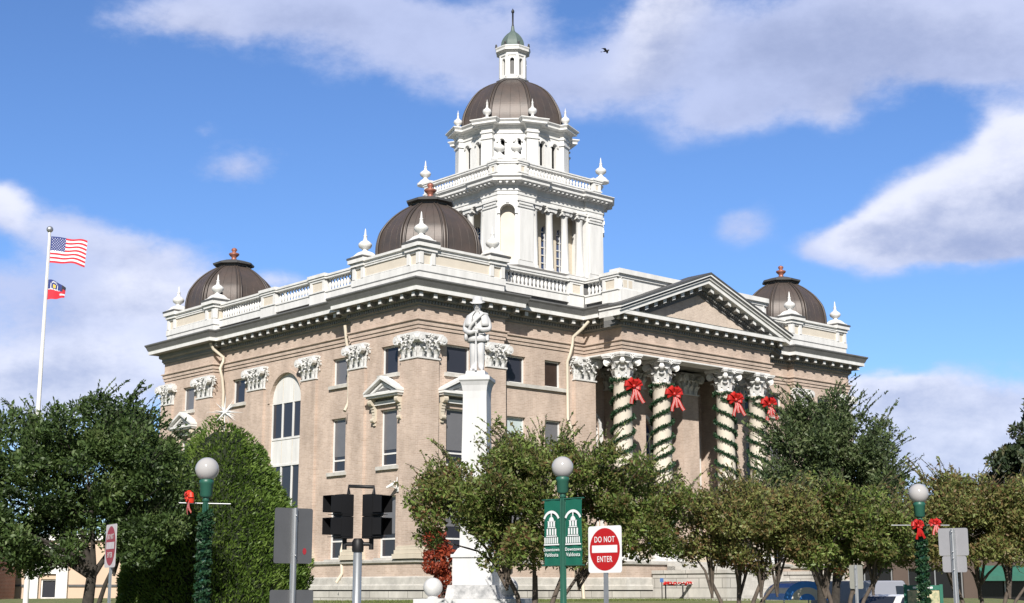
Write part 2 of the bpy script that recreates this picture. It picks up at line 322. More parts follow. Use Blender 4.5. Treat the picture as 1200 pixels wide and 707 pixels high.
def text_mesh(body, size, extr=0.002, sx=1.0):
    c = bpy.data.curves.new('lettering', 'FONT'); c.body = body; c.size = size; c.align_x = 'CENTER'; c.align_y = 'CENTER'; c.extrude = extr; c.offset = size * 0.008; c.space_character = 1.12
    o = bpy.data.objects.new('lettering', c); COL.objects.link(o)
    dg = bpy.context.evaluated_depsgraph_get(); me = bpy.data.meshes.new_from_object(o.evaluated_get(dg))
    bpy.data.objects.remove(o); bpy.data.curves.remove(c)
    for v in me.vertices: v.co.x *= sx
    return me

# ---------------------------------------------------------------- ground
O = Vector((-3.96312, 60.0, 0)); HD = 0.7290
UD = Vector((math.cos(HD), math.sin(HD), 0)); VD = Vector((-UD.y, UD.x, 0))
def S(t): t = min(1, max(0, t)); return t * t * (3 - 2 * t)
def lawn_z(x, y):
    d = Vector((x, y, 0)) - O; u = d.dot(UD); v = d.dot(VD)
    ex = max(-u, u - 30.7, 0); ey = max(-v, v - 21.95, 0); dist = math.hypot(ex, ey)
    return 0.16 + 0.99 * S((15 - dist) / 8)
def structure(o): o['kind'] = 'structure'; return o
b = MB(); b.quad((-3000, -3000, -0.02), (3000, -3000, -0.02), (3000, 3000, -0.02), (-3000, 3000, -0.02)); structure(b.build('ground', 'field'))
b = MB(); b.quad((-150, -60, 0), (150, -60, 0), (150, 160, 0), (-150, 160, 0))
for k in range(-20, 20): b.quad((k * 6, 4.9, .004), (k * 6 + 3, 4.9, .004), (k * 6 + 3, 5.05, .004), (k * 6, 5.05, .004), 1)
structure(b.build('road', ['asphalt', 'paint_line']))
def east(y): return 13.2 + max(0, y - 55.2) * 1.1197      # edge of the courthouse lot along the side street
b = MB(); b.box(-150, 13.2, 16.2, 30, 0.004, 0.15); structure(b.build('pavement', 'concrete'))
b = MB(); b.sweep([(-150, 16.2), (13.2, 16.2), (13.2, 55.2), (east(120), 120)], [(0, 0.0), (0, .157), (0.28, .157), (0.3, 0.0)], closed=False); structure(b.build('kerb', 'stone'))
b = MB(); NX, NY = 71, 76
for i in range(NX):
    for j in range(NY):
        y = 30 + 90 * j / (NY - 1); x = -70 + (east(y) + 70) * i / (NX - 1); b.v.append((x, y, lawn_z(x, y)))
for i in range(NX - 1):
    for j in range(NY - 1):
        a = i * NY + j; b.f.append([a, a + NY, a + NY + 1, a + 1]); b.m.append(0); b.sm.append(True)
structure(b.build('lawn', 'lawn'))
def grass():
    n = 9000
    P = np.zeros((n, 3)); t = rng.uniform(size=(n, 2))
    for i in range(n):
        u = -7 + t[i, 0] * 22; v = -7 + t[i, 1] * 4.5
        w = O + UD * u + VD * v; P[i] = (w.x, w.y, lawn_z(w.x, w.y) + 0.04)
    D = rng.normal(size=(n, 3)) * 0.4 + np.array([0, 0, 1])
    o = leaves('grass', P, D, 0.14, 0.02, 'grass_blade', None); o['kind'] = 'stuff'
    tag(o, 'strip of pale green grass in front of the courthouse base', 'grass')
grass()

# ---------------------------------------------------------------- courthouse
CH = thing('courthouse', 'pale brick courthouse with white balustrades, bronze corner domes and a tall domed white clock-less tower', 'courthouse', O, HD)
LU, LV, RC = 30.7, 21.95, 0.37
PU0, PU1, PV = 10.2, 21.0, -2.1          # portico
OUT = [(0, 0), (4.85, 0), (4.85, RC), (PU0, RC), (PU0, PV), (PU1, PV), (PU1, RC), (25.75, RC), (25.75, 0), (LU, 0),
       (LU, 5), (LU - RC, 5), (LU - RC, 17), (LU, 17), (LU, LV), (0, LV), (0, 16.9), (RC, 16.9), (RC, 4.87), (0, 4.87)]
class Wall:
    """a wall plane: s along, dep into the wall, z up"""
    def __init__(w, p0, p1):
        w.o = Vector((p0[0], p0[1], 0)); d = Vector((p1[0] - p0[0], p1[1] - p0[1], 0)); w.len = d.length; w.d = d / w.len; w.n = Vector((w.d.y, -w.d.x, 0))
    def P(w, s, dep, z): return tuple(w.o + w.d * s - w.n * dep + Vector((0, 0, z)))
    def box(w, mb, s0, s1, d0, d1, z0, z1, mi=0):
        c = [w.P(s, d, z) for s in (s0, s1) for d in (d0, d1) for z in (z0, z1)]
        mb.add(c, [(0, 1, 3, 2), (4, 6, 7, 5), (0, 4, 5, 1), (2, 3, 7, 6), (0, 2, 6, 4), (1, 5, 7, 3)], mi)
    def poly(w, mb, pts, d0, d1, mi=0):
        n = len(pts); vs = [w.P(s, d0, z) for s, z in pts] + [w.P(s, d1, z) for s, z in pts]
        mb.add(vs, [tuple(range(n)), tuple(range(2 * n - 1, n - 1, -1))] + [(i, n + i, n + (i + 1) % n, (i + 1) % n) for i in range(n)], mi)
    def tube(w, mb, pts, r, n=6, mi=0): mb.tube([w.P(*p) for p in pts], r, n, mi)
    def panel(w, mb, s0, s1, z0, z1, ops, depth=0.24, mi=0, rmi=0):
        """rectangle with rectangular or arched openings (sa, sb, za, zb, arched)"""
        ss = sorted({s0, s1, *[o[0] for o in ops], *[o[1] for o in ops]}); zz = sorted({z0, z1, *[o[2] for o in ops], *[o[3] for o in ops]})
        for i in range(len(ss) - 1):
            for j in range(len(zz) - 1):
                cs, cz = (ss[i] + ss[i + 1]) / 2, (zz[j] + zz[j + 1]) / 2
                if any(o[0] < cs < o[1] and o[2] < cz < o[3] for o in ops): continue
                mb.quad(w.P(ss[i], 0, zz[j]), w.P(ss[i + 1], 0, zz[j]), w.P(ss[i + 1], 0, zz[j + 1]), w.P(ss[i], 0, zz[j + 1]), mi)
        for sa, sb, za, zb, ar in ops:
            if not ar: loop = [(sa, za), (sb, za), (sb, zb), (sa, zb)]
            else:
                r = (sb - sa) / 2; c = (sa + sb) / 2; zs = zb - r; K = 14
                arc = [(c + r * math.cos(math.pi * k / K), zs + r * math.sin(math.pi * k / K)) for k in range(K + 1)]
                loop = [(sa, za), (sb, za)] + arc
                for k in range(K):
                    a, q = arc[k], arc[k + 1]; mb.quad(w.P(a[0], 0, a[1]), w.P(a[0], 0, zb), w.P(q[0], 0, zb), w.P(q[0], 0, q[1]), mi)
            for k in range(len(loop)):
                a, q = loop[k], loop[(k + 1) % len(loop)]
                mb.quad(w.P(a[0], 0, a[1]), w.P(a[0], depth, a[1]), w.P(q[0], depth, q[1]), w.P(q[0], 0, q[1]), rmi)
ZB = 2.86                                     # top of the base course
TOPZ = 12.30
def window(w, sa, sb, za, zb, kind='sash', sill=True, blind=0.7, parent=None, frame_d=0.14, bar=None):
    mb = MB(); t = 0.07
    for x0, x1, z0, z1 in ((sa + .003, sa + t, za + .003, zb - .003), (sb - t, sb - .003, za + .003, zb - .003), (sa + t, sb - t, zb - t, zb - .003), (sa + t, sb - t, za + .003, za + t)):
        w.box(mb, x0, x1, frame_d, frame_d + .09, z0, z1)
    if bar: w.box(mb, sa + t, sb - t, frame_d + .02, frame_d + .08, bar, bar + .07)
    f = mb.build('window', 'white', parent or CH)
    g = MB(); w.quadp = None
    g.quad(w.P(sa + t, frame_d + .05, za + t), w.P(sb - t, frame_d + .05, za + t), w.P(sb - t, frame_d + .05, zb - t), w.P(sa + t, frame_d + .05, zb - t))
    g.build('pane', 'dark_room' if kind == 'open' else 'glass', f)
    if blind and kind != 'open':
        g = MB(); zz = zb - t - (zb - za - 2 * t) * blind
        w.box(g, sa + t, sb - t, frame_d + .035, frame_d + .047, zz, zb - t); g.build('blind', 'pale_blind' if kind == 'pale' else 'blind', f)
    if sill:
        m = MB(); w.box(m, sa - .16, sb + .16, -.11, .2, za - .16, za - .004); m.build('sill', 'stone', f)
    return f
def hood(w, s, z):
    """pedimented window hood on two scrolled consoles"""
    m = MB(); hw = 1.2
    w.box(m, s - hw + .12, s + hw - .12, -.05, .0, z, z + .3, 1); w.box(m, s - hw + .2, s + hw - .2, -.14, .0, z + .005, z + .16)
    w.box(m, s - hw + .06, s + hw - .06, -.40, .0, z + .30, z + .38); w.box(m, s - hw, s + hw, -.48, .0, z + .383, z + .48)
    ap = z + 1.08
    w.poly(m, [(s - hw + .1, z + .484), (s + hw - .1, z + .484), (s, ap - .12)], -.28, 0, 0)
    w.poly(m, [(s - hw + .55, z + .56), (s + hw - .55, z + .56), (s, ap - .36)], -.285, -.2, 1)
    for k in (-1, 1):
        a = Vector((s + k * (hw + .02), 0, z + .485)); bq = Vector((s, 0, ap)); dz = .15
        w.poly(m, [(a.x, a.z), (bq.x, bq.z - .02), (bq.x, bq.z + dz - .02), (a.x - 0.0, a.z + dz * .55)] if k > 0 else [(a.x, a.z), (a.x, a.z + dz * .55), (bq.x, bq.z + dz - .02), (bq.x, bq.z - .02)], -.50, -.02, 0)
        w.poly(m, [(s + k * (hw - .5), z + .52), (s, ap - .22), (s, ap - .13), (s + k * (hw - .3), z + .52)] if k > 0 else [(s + k * (hw - .5), z + .52), (s + k * (hw - .3), z + .52), (s, ap - .13), (s, ap - .22)], -.36, -.2, 0)
    h = m.build('window_hood', ['white', 'cornice_grey'], CH)
    for k in (-1, 1):
        c = MB(); sc = s + k * (hw - .25); wd = .11
        for zz, rr, dd in ((z + .15, .17, .2), (z - .62, .10, .12)):
            K = 14; pts = [(rr * math.cos(2 * math.pi * i / K), rr * math.sin(2 * math.pi * i / K)) for i in range(K)]
            vs = [w.P(sc + q, -dd + p[0], zz + p[1]) for q in (-wd, wd) for p in pts]
            c.add(vs, [tuple(range(K)), tuple(range(2 * K - 1, K - 1, -1))] + [(i, K + i, K + (i + 1) % K, (i + 1) % K) for i in range(K)])
        for i in range(6):
            t0, t1 = i / 6, (i + 1) / 6; zf = lambda t: z + .12 - .76 * t; df = lambda t: .27 - .17 * t - .05 * math.sin(t * math.pi)
            w.box(c, sc - wd + .01, sc + wd - .01, -df((t0 + t1) / 2), 0, zf(t1), zf(t0))
        w.box(c, sc - .07, sc + .07, -.08, 0, z - .85, z - .7)
        c.build('console', 'pale_cream', h)
    return h

# ---- walls
FR = {}                                       # facade planes
W_front_pav = Wall((0, 0), (4.85, 0)); W_front_l = Wall((4.85, RC), (PU0, RC)); W_port = Wall((PU0, 2.0), (PU1, 2.0)); W_front_r = Wall((PU1, RC), (25.75, RC)); W_front_rp = Wall((25.75, 0), (LU, 0))
W_side_far = Wall((0, LV), (0, 16.9)); W_side_mid = Wall((RC, 16.9), (RC, 4.87)); W_side_near = Wall((0, 4.87), (0, 0))
def sv(w, v0, v1): s = sorted(((w.o.y - v0), (w.o.y - v1))); return s[0], s[1]
T0, T1, M0, M1, B0, B1 = 10.73, 11.97, 6.78, 9.21, 2.93, 5.52
wins = []
def add_win(w, s0, s1, row, **k): wins.append((w, s0, s1, row, k))
ZR = {'t': (T0, T1), 'm': (M0, M1), 'b': (B0, B1)}
for w, v0, v1 in ((W_side_near, 1.4, 2.6), (W_side_mid, 5.68, 6.82), (W_side_mid, 14.4, 15.6), (W_side_far, 18.75, 19.92)):
    a, c = sv(w, v0, v1)
    add_win(w, a, c, 't'); add_win(w, a, c, 'm', bar=M0 + .5); add_win(w, a, c, 'b', bar=B0 + .75)
for a, c in ((1.56, 2.9),):
    add_win(W_front_pav, a, c, 't'); add_win(W_front_pav, a, c, 'm', bar=M0 + .5); add_win(W_front_pav, a, c, 'b', bar=B0 + .75)
    add_win(W_front_rp, 4.95 - c, 4.95 - a, 't'); add_win(W_front_rp, 4.95 - c, 4.95 - a, 'm', bar=M0 + .5); add_win(W_front_rp, 4.95 - c, 4.95 - a, 'b', bar=B0 + .75)
for a, c, kt, km in ((5.34 - 4.85, 6.46 - 4.85, 'sash', 'pale'), (7.66 - 4.85, 8.68 - 4.85, 'open', 'sash')):
    add_win(W_front_l, a, c, 't', kind=kt, sill=False); add_win(W_front_l, a, c, 'm', kind=km, bar=M0 + .5); add_win(W_front_l, a, c, 'b', bar=B0 + .75)
    add_win(W_front_r, 4.9 - c - .3, 4.9 - a - .3, 't', sill=False); add_win(W_front_r, 4.6 - c, 4.6 - a, 'm', bar=M0 + .5); add_win(W_front_r, 4.6 - c, 4.6 - a, 'b', bar=B0 + .75)
AR = sv(W_side_mid, 9.3, 12.05)
port_ops = [(1.3, 2.6, 3.2, 10.0, True), (8.5, 9.8, 3.2, 10.0, True), (4.55, 6.35, 3.2, 10.2, True)]
wall = MB()
for w in (W_front_pav, W_front_l, W_port, W_front_r, W_front_rp, W_side_far, W_side_mid, W_side_near):
    ops = [(s0, s1, *ZR[row], False) for (ww, s0, s1, row, k) in wins if ww is w]
    if w is W_side_mid: ops.append((AR[0], AR[1], B0, 11.8, True))
    if w is W_port: ops += port_ops
    w.panel(wall, 0, w.len, ZB, TOPZ, ops)
for i in range(len(OUT)):
    a, c = OUT[i], OUT[(i + 1) % len(OUT)]
    if (a, c) in (((0, 0), (4.85, 0)), ((4.85, RC), (PU0, RC)), ((PU0, RC), (PU0, PV)), ((PU0, PV), (PU1, PV)), ((PU1, PV), (PU1, RC)), ((PU1, RC), (25.75, RC)), ((25.75, 0), (LU, 0)), ((0, LV), (0, 16.9)), ((RC, 16.9), (RC, 4.87)), ((0, 4.87), (0, 0))): continue
    w = Wall(a, c); w.panel(wall, 0, w.len, ZB, TOPZ, [])
for a, c in (((PU0 + .6, RC), (PU0 + .6, 2.0)), ((PU1 - .6, 2.0), (PU1 - .6, RC))): w = Wall(a, c); w.panel(wall, 0, w.len, ZB, TOPZ, [])
for a, c in (((PU0, RC), (PU0 + .6, RC)), ((PU1 - .6, RC), (PU1, RC))): w = Wall(a, c); w.panel(wall, 0, w.len, ZB, TOPZ, [])
wall.build('brick_wall', 'brick', CH)
for w, s0, s1, row, k in wins:
    k = dict(k); blind = {'t': random.choice((0, 0.0, 1.0)), 'm': random.choice((.72, .74, .78)), 'b': random.choice((0.5, 0.62))}[row]
    window(w, s0, s1, *ZR[row], blind=blind, **k)
m = MB(); W_front_l.box(m, .3, 4.25, -.12, .0, T0 - .17, T0 - .004); m.build('sill', 'stone', CH)
m = MB(); W_front_r.box(m, .4, 4.4, -.12, .0, T0 - .17, T0 - .004); m.build('sill', 'stone', CH)
for w, s in ((W_side_near, sv(W_side_near, 2, 2)[0]), (W_side_far, sv(W_side_far, 19.33, 19.33)[0]), (W_front_pav, 2.23), (W_front_rp, 2.72)): hood(w, s, M1 + .2)
# big arched stair window on the side
def arched_window():
    w = W_side_mid; sa, sb = AR; c = (sa + sb) / 2; r = (sb - sa) / 2; zs = 11.8 - r
    m = MB(); t = .07; d0, d1 = .14, .22
    for s in (sa + .003, sb - t): w.box(m, s, s + t - .003, d0, d1, B0, zs)
    for k in (1, 2): s = sa + (sb - sa) * k / 3; w.box(m, s - .05, s + .05, d0, d1, B0, 7.42); w.box(m, s - .05, s + .05, d0, d1, 8.72, zs)
    w.box(m, sa + t, sb - t, d0 - .02, d1, 8.62, 8.72); w.box(m, sa + t, sb - t, d0 - .02, d1, 7.36, 7.46); w.box(m, sa + t, sb - t, d0 + .005, d1, zs - .06, zs + .03)
    f = m.build('arched_window', 'white', CH)
    K = 20; g = MB(); w.poly(g, [(c + (r - .004) * math.cos(math.pi * k / K), zs + .032 + (r - .036) * math.sin(math.pi * k / K)) for k in range(K + 1)], .15, .21); g.build('arch_panel', 'white', f)
    g = MB()
    for s in (sa + (sb - sa) / 3, sa + (sb - sa) * 2 / 3): w.box(g, s - .012, s + .012, .142, .16, zs + .04, zs + r * .9)
    for k in (1, 2): s = sa + (sb - sa) * k / 3; w.box(g, s - .012, s + .012, .142, .16, 7.47, 8.61)
    g.build('panel_joint', 'pale_cream', f)
    g = MB(); w.box(g, sa + t, sb - t, .15, .2, 7.463, 8.617); g.build('spandrel_panel', 'white', f)
    g = MB()
    for z0, z1 in ((8.722, zs - .062), (B0 + .05, 7.357)): g.quad(w.P(sa + t, .19, z0), w.P(sb - t, .19, z0), w.P(sb - t, .19, z1), w.P(sa + t, .19, z1))
    g.build('pane', 'glass', f)
    g = MB(); K = 20
    for k in range(K):
        a0, a1 = math.pi * k / K, math.pi * (k + 1) / K; ri, ro = r + .002, r + .16
        w.poly(g, [(c + ri * math.cos(a0), zs + ri * math.sin(a0)), (c + ro * math.cos(a0), zs + ro * math.sin(a0)), (c + ro * math.cos(a1), zs + ro * math.sin(a1)), (c + ri * math.cos(a1), zs + ri * math.sin(a1))], -.05, 0)
    g.build('arch_moulding', 'brick', f)
arched_window()
# ---- base courses
PP = [(PU0 - .35, RC), (PU0 - .35, PV - .4), (PU1 + .35, PV - .4), (PU1 + .35, RC)]     # podium of the portico
BASE = OUT[:3] + PP + OUT[7:]
m = MB(); m.sweep(BASE, [(0.22, .9), (0.22, 1.54), (.17, 1.57), (.17, 1.6)], mats=[0, 1, 1]); m.build('stone_plinth', ['stone_block', 'lead_shade_grey'], CH)
m = MB(); m.sweep(BASE, [(0.25, 1.6), (0.25, 1.78), (.19, 1.82), (.19, 2.1), (.1, 2.15)]); m.build('stone_base_course', 'stone', CH)
m = MB(); m.sweep(BASE, [(0.1, 2.15), (0.1, 2.69)]); m.build('base_brick_band', 'brick', CH)
m = MB(); m.sweep(BASE, [(0.1, 2.69), (0.2, 2.72), (.22, 2.82), (.06, ZB), (-.3, ZB + .003)]); m.build('water_table', 'stone', CH)
m = MB(); m.prism(PP, 2.80, 2.875); m.build('portico_floor', 'stone', CH)
m = MB()
for k in range(11):
    z1 = 2.8 - k * .16; m.box(12.3 , 18.8, PV - .75 - (k + 1) * .34, PV - .62, .9, z1)
m.build('entrance_steps', 'stone', CH)
for u0 in (11.3, 18.83):
    m = MB(); m.box(u0, u0 + .97, PV - 4.9, PV - .63, .9, 2.3); m.box(u0 - .06, u0 + 1.03, PV - 4.96, PV - .63, 2.303, 2.45); m.build('cheek_wall', 'stone_block', CH)

# ---- pilasters and their leafy capitals
def capital_mesh(hw, dep, H, flat=True):
    """white leafy capital; x along the wall, -y outward, z from 0 to H"""
    m = MB(); r = random.Random(3)
    sides = [((0, -dep), (1, 0), (0, -1), hw)]
    sides += [((-hw, -dep / 2), (0, -1), (-1, 0), dep / 2), ((hw, -dep / 2), (0, 1), (1, 0), dep / 2)] if flat else [((-hw, 0), (0, -1), (-1, 0), hw), ((hw, 0), (0, 1), (1, 0), hw), ((0, hw), (-1, 0), (0, 1), hw)]
    if not flat: sides[0] = ((0, -hw), (1, 0), (0, -1), hw)
    y0, y1 = (-dep, 0) if flat else (-hw, hw)
    # bell: slightly flaring core
    K = 5
    for k in range(K):
        fl0 = .02 + .13 * (k / K) ** 2 * hw; z0, z1 = H * .86 * k / K, H * .86 * (k + 1) / K
        ci = .07; m.box(-hw - fl0 + ci, hw + fl0 - ci, y0 - fl0 + (.05 if flat else ci), y1 + (0 if flat else fl0 - ci), z0, z1 - .001)
    m.box(-hw - .05, hw + .05, y0 - .05, y1 + (0 if flat else .05), 0, .06 * H)
    # abacus
    m.box(-hw * 1.24, hw * 1.24, y0 - hw * .2, y1 + (0 if flat else hw * .2), H * .90, H * .999)
    m.box(-hw * 1.17, hw * 1.17, y0 - hw * .13, y1 + (0 if flat else hw * .13), H * .86, H * .899)
    for (ox, oy), (tx, ty), (nx, ny), hl in sides:
        def P(s, o, z): return (ox + tx * s + nx * o, oy + ty * s + ny * o, z)
        nleaf = max(1, round(hl * 2 / .40))
        for row, (z0, lh, lean) in enumerate(((.05, .36, .13), (.22, .44, .19))):
            cnt = nleaf + (row % 2)
            for i in range(cnt):
                s = -hl + (i + .5) * 2 * hl / cnt; wl = hl / cnt * .72
                prof = [(.02, 0), (.03, .45), (.07, .72), (.13, .92), (lean + .08, 1.0), (lean + .12, .92), (lean + .11, .78)]
                ww = [.8, 1, 1, .85, .65, .5, .25]
                vs = []
                for (o, zz), q in zip(prof, ww):
                    z = H * (z0 + lh * zz); vs += [P(s - wl * q, o, z), P(s, o + .035, z + .01), P(s + wl * q, o, z)]
                n = len(prof); fs = []
                for a in range(n - 1): fs += [(3 * a, 3 * a + 1, 3 * a + 4, 3 * a + 3), (3 * a + 1, 3 * a + 2, 3 * a + 5, 3 * a + 4)]
                m.add(vs, fs)
        for k in (-1, 1):                      # volutes
            cx = k * hl * 1.0; rr = min(.19, hl * .36); cz = H * .75; KK = 12
            for q0, q1, r1 in ((.08, .30, rr), (.06, .33, rr * .45)):
                vs = [P(cx + r1 * math.cos(2 * math.pi * i / KK), o, cz + r1 * math.sin(2 * math.pi * i / KK)) for o in (q0, q1) for i in range(KK)]
                m.add(vs, [tuple(range(KK)), tuple(range(2 * KK - 1, KK - 1, -1))] + [(i, KK + i, KK + (i + 1) % KK, (i + 1) % KK) for i in range(KK)])
            st = [P(k * hl * t, .1 + .1 * t, H * (.45 + .36 * math.sin(t * 1.5))) for t in (.12, .35, .6, .85)]
            m.tube(st, [.03, .03, .03, .03], 5, smooth=False)
        KK = 10; c0 = P(0, .17, H * .88)
        for i in range(6):
            a = 2 * math.pi * i / 6; m.tube([P(.03 * math.cos(a), .15, H * .84 + .03 * math.sin(a)), P(.15 * math.cos(a), .2, H * .84 + .13 * math.sin(a))], [.02, .035], 5, smooth=False)
    me_o = m
    return me_o
CAPZ, CAPH = 11.19, 1.105
def pilaster(w, s0, s1, both=None, base=True, z0=ZB, proj=.12):
    m = MB(); w.box(m, s0, s1, -proj, 0.0, z0 + .004, CAPZ)
    p = m.build('pilaster', 'brick', CH)
    if base:
        m = MB()
        for e, za, zb in ((.18, ZB, ZB + .2), (.12, ZB + .202, ZB + .36), (.07, ZB + .362, ZB + .48), (.035, ZB + .482, ZB + .54)):
            w.box(m, s0 - e, s1 + e, -proj - e, 0, za + .006, zb)
        m.build('pilaster_base', 'pale_cream', p)
    c = capital_mesh((s1 - s0) / 2, proj, CAPH); cx = (s0 + s1) / 2
    o = c.build('pilaster_capital', 'capital_white', p)
    q = Vector(w.P(cx, 0, CAPZ)); o.location = q; o.rotation_euler = (0, 0, math.atan2(w.d.y, w.d.x))
    return p
# corner pier wraps the corner
def corner_pier(cu, cv, su, sv_):
    """square pier on a building corner, faces towards su / sv (signs)"""
    p = .12; a = 1.05
    m = MB(); m.box(min(cu - su * -p, cu - su * a * -1) if False else min(cu + su * p, cu - su * a), max(cu + su * p, cu - su * a), min(cv + sv_ * p, cv - sv_ * a), max(cv + sv_ * p, cv - sv_ * a), ZB + .004, CAPZ)
    o = m.build('pilaster', 'brick', CH)
    m = MB()
    for e, za, zb in ((.18, ZB, ZB + .2), (.12, ZB + .202, ZB + .36), (.07, ZB + .362, ZB + .48), (.035, ZB + .482, ZB + .54)):
        m.box(min(cu + su * (p + e), cu - su * (a + e)), max(cu + su * (p + e), cu - su * (a + e)), min(cv + sv_ * (p + e), cv - sv_ * (a + e)), max(cv + sv_ * (p + e), cv - sv_ * (a + e)), za + .006, zb)
    m.build('pilaster_base', 'pale_cream', o)
    c = capital_mesh((a + p) / 2, 0, CAPH, False).build('pilaster_capital', 'capital_white', o)
    c.location = (cu - su * (a - p) / 2, cv - sv_ * (a - p) / 2, CAPZ)
corner_pier(0, 0, -1, -1); corner_pier(0, LV, -1, 1); corner_pier(LU, 0, 1, -1); corner_pier(LU, LV, 1, 1)
pilaster(W_side_near, 0.003, 1.2); pilaster(W_side_far, LV - 18.3, LV - 16.903)
pilaster(W_side_mid, *sv(W_side_mid, 8.02, 9.2)); pilaster(W_side_mid, *sv(W_side_mid, 12.5, 13.95))
pilaster(W_front_pav, 3.75, 4.847); pilaster(W_front_rp, .003, 1.1)
pilaster(W_front_l, 9.45 - 4.85, PU0 + .55 - 4.85, proj=.2); pilaster(W_front_r, -.45, .75, proj=.2)
for a, c in ((2.95, 4.05), (6.75, 7.95)): pilaster(W_port, a, c, proj=1.75)

# ---- entablature and main cornice
ENT = [(0, TOPZ), (0, 12.50), (.05, 12.505), (.05, 12.65), (.10, 12.655), (.10, 12.83), (.17, 12.85), (.17, 12.90), (.03, 12.94), (.03, 13.45)]
m = MB(); m.sweep(OUT, [(-.3, TOPZ)] + ENT); m.build('entablature', 'brick', CH)
m = MB(); W = Wall((PU0, PV), (PU1, PV)); m.sweep([(PU0, RC), (PU0, PV), (PU1, PV), (PU1, RC)], [(-.9, TOPZ - .003), (.02, TOPZ - .003), (.02, TOPZ + .06), (-.2, TOPZ + .06)], closed=False); m.build('architrave_soffit', 'white', CH)
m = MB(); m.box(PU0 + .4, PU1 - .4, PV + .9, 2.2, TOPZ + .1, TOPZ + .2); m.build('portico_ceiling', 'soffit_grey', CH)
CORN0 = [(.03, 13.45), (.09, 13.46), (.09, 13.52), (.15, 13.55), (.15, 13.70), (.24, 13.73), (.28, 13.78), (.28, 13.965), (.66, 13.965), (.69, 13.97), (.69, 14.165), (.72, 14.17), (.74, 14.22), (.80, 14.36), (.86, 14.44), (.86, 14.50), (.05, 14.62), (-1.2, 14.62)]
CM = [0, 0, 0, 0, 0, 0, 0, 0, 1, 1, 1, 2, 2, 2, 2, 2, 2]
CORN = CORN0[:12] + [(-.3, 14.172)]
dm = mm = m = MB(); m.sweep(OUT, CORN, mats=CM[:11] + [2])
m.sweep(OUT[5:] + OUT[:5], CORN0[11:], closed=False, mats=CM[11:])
def brackets(path, closed, dn, mo):
    n = len(path)
    for i in range(n if closed else n - 1):
        w = Wall(path[i], path[(i + 1) % n])
        if w.o.y > LV - .1 or w.o.x > LU - .5 and w.d.y > 0: continue
        c = max(2, round((w.len + .9) / .69)) if w.len > 1 else 1
        for k in range(c):
            s = w.len * .5 if c == 1 else -.3 + (w.len + .6) * k / (c - 1)
            w.box(mo, s - .10, s + .10, -.54, -.2, 13.745, 13.962, 0); w.box(mo, s - .095, s + .095, -.555, -.542, 13.75, 13.93, 1)  # bracket sides coloured grey as shaded, front plates white as sunlit
        c = int((w.len + .3) / .17)
        for k in range(c):
            s = -.13 + (w.len + .26) * (k + .5) / c; w.box(dn, s - .05, s + .05, -.22, -.14, 13.56, 13.69)
brackets(OUT, True, dm, mm)
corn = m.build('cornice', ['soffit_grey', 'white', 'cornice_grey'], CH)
# flat roof
m = MB(); m.prism([(.3, .3), (LU - .3, .3), (LU - .3, LV - .3), (.3, LV - .3)], 14.3, 14.64); m.prism([(PU0 + .3, PV + .3), (PU1 - .3, PV + .3), (PU1 - .3, 1), (PU0 + .3, 1)], 14.3, 14.64); m.build('flat_roof', 'roofing', CH)

# ---- pediment over the portico
def pediment():
    cu = (PU0 + PU1) / 2; hw = (PU1 - PU0) / 2 + .75; zb = 14.50; za = 16.68; z0 = 14.2
    w = Wall((PU0, PV), (PU1, PV)); c = cu - PU0
    m = MB(); w.poly(m, [(c - hw + .6, z0), (c + hw - .6, z0), (c, za - .62)], -.02, .3); p = m.build('pediment', 'pale_brick', CH)
    m = mo = dn = MB()
    slope = (za - .05 - 14.30) / (hw + .12)
    for k in (-1, 1):
        def bar(d0, d1, lo, hi, mi, mb=m, e=0.0):
            # lo, hi: offsets measured downward from the top line of the raking cornice
            zt = lambda s: za - abs(s) * slope
            s1 = hw + .1 + e
            pts = [(c, za - hi), (c + k * s1, zt(s1) - hi), (c + k * s1, zt(s1) - lo), (c, za - lo)]
            if k < 0: pts = pts[::-1]
            w.poly(mb, pts, d0, d1, mi)
        bar(-.90, .6, -.03, .045, 3, e=.06); bar(-.86, .6, .047, .15, 1, e=.03); bar(-.80, .6, .152, .235, 2); bar(-.78, .6, .237, .29, 1)  # raking cyma coloured white for the way sunlight strikes it
        bar(-.70, .6, .292, .50, 1); bar(-.27, .3, .502, .68, 0); bar(-.15, .3, .682, .88, 2); bar(-.08, .3, .882, .98, 2)
        nmo = 8
        for i in range(nmo):
            s = .45 + (hw - 1.7) * i / (nmo - 1)
            zt = za - s * slope - .502
            mo_p = [(c + k * (s - .11), zt + .11 * slope - .22), (c + k * (s + .11), zt - .11 * slope - .22), (c + k * (s + .11), zt - .11 * slope - .003), (c + k * (s - .11), zt + .11 * slope - .003)]
            if k < 0: mo_p = mo_p[::-1]
            w.poly(mo, mo_p, -.54, -.2, 0); w.poly(mo, mo_p, -.555, -.542, 1)  # shaded sides and sunlit fronts put into the colours here too
        for i in range(34):
            s = .25 + (hw - 1.8) * i / 33; zt = za - s * slope - .72
            dp = [(c + k * (s - .045), zt - .12), (c + k * (s + .045), zt - .12), (c + k * (s + .045), zt), (c + k * (s - .045), zt)]
            if k < 0: dp = dp[::-1]
            w.poly(dn, dp, -.22, -.12, 0)
    m.build('raking_cornice', ['soffit_grey', 'white', 'cornice_grey', 'lead_shade_grey'], p)
pediment()

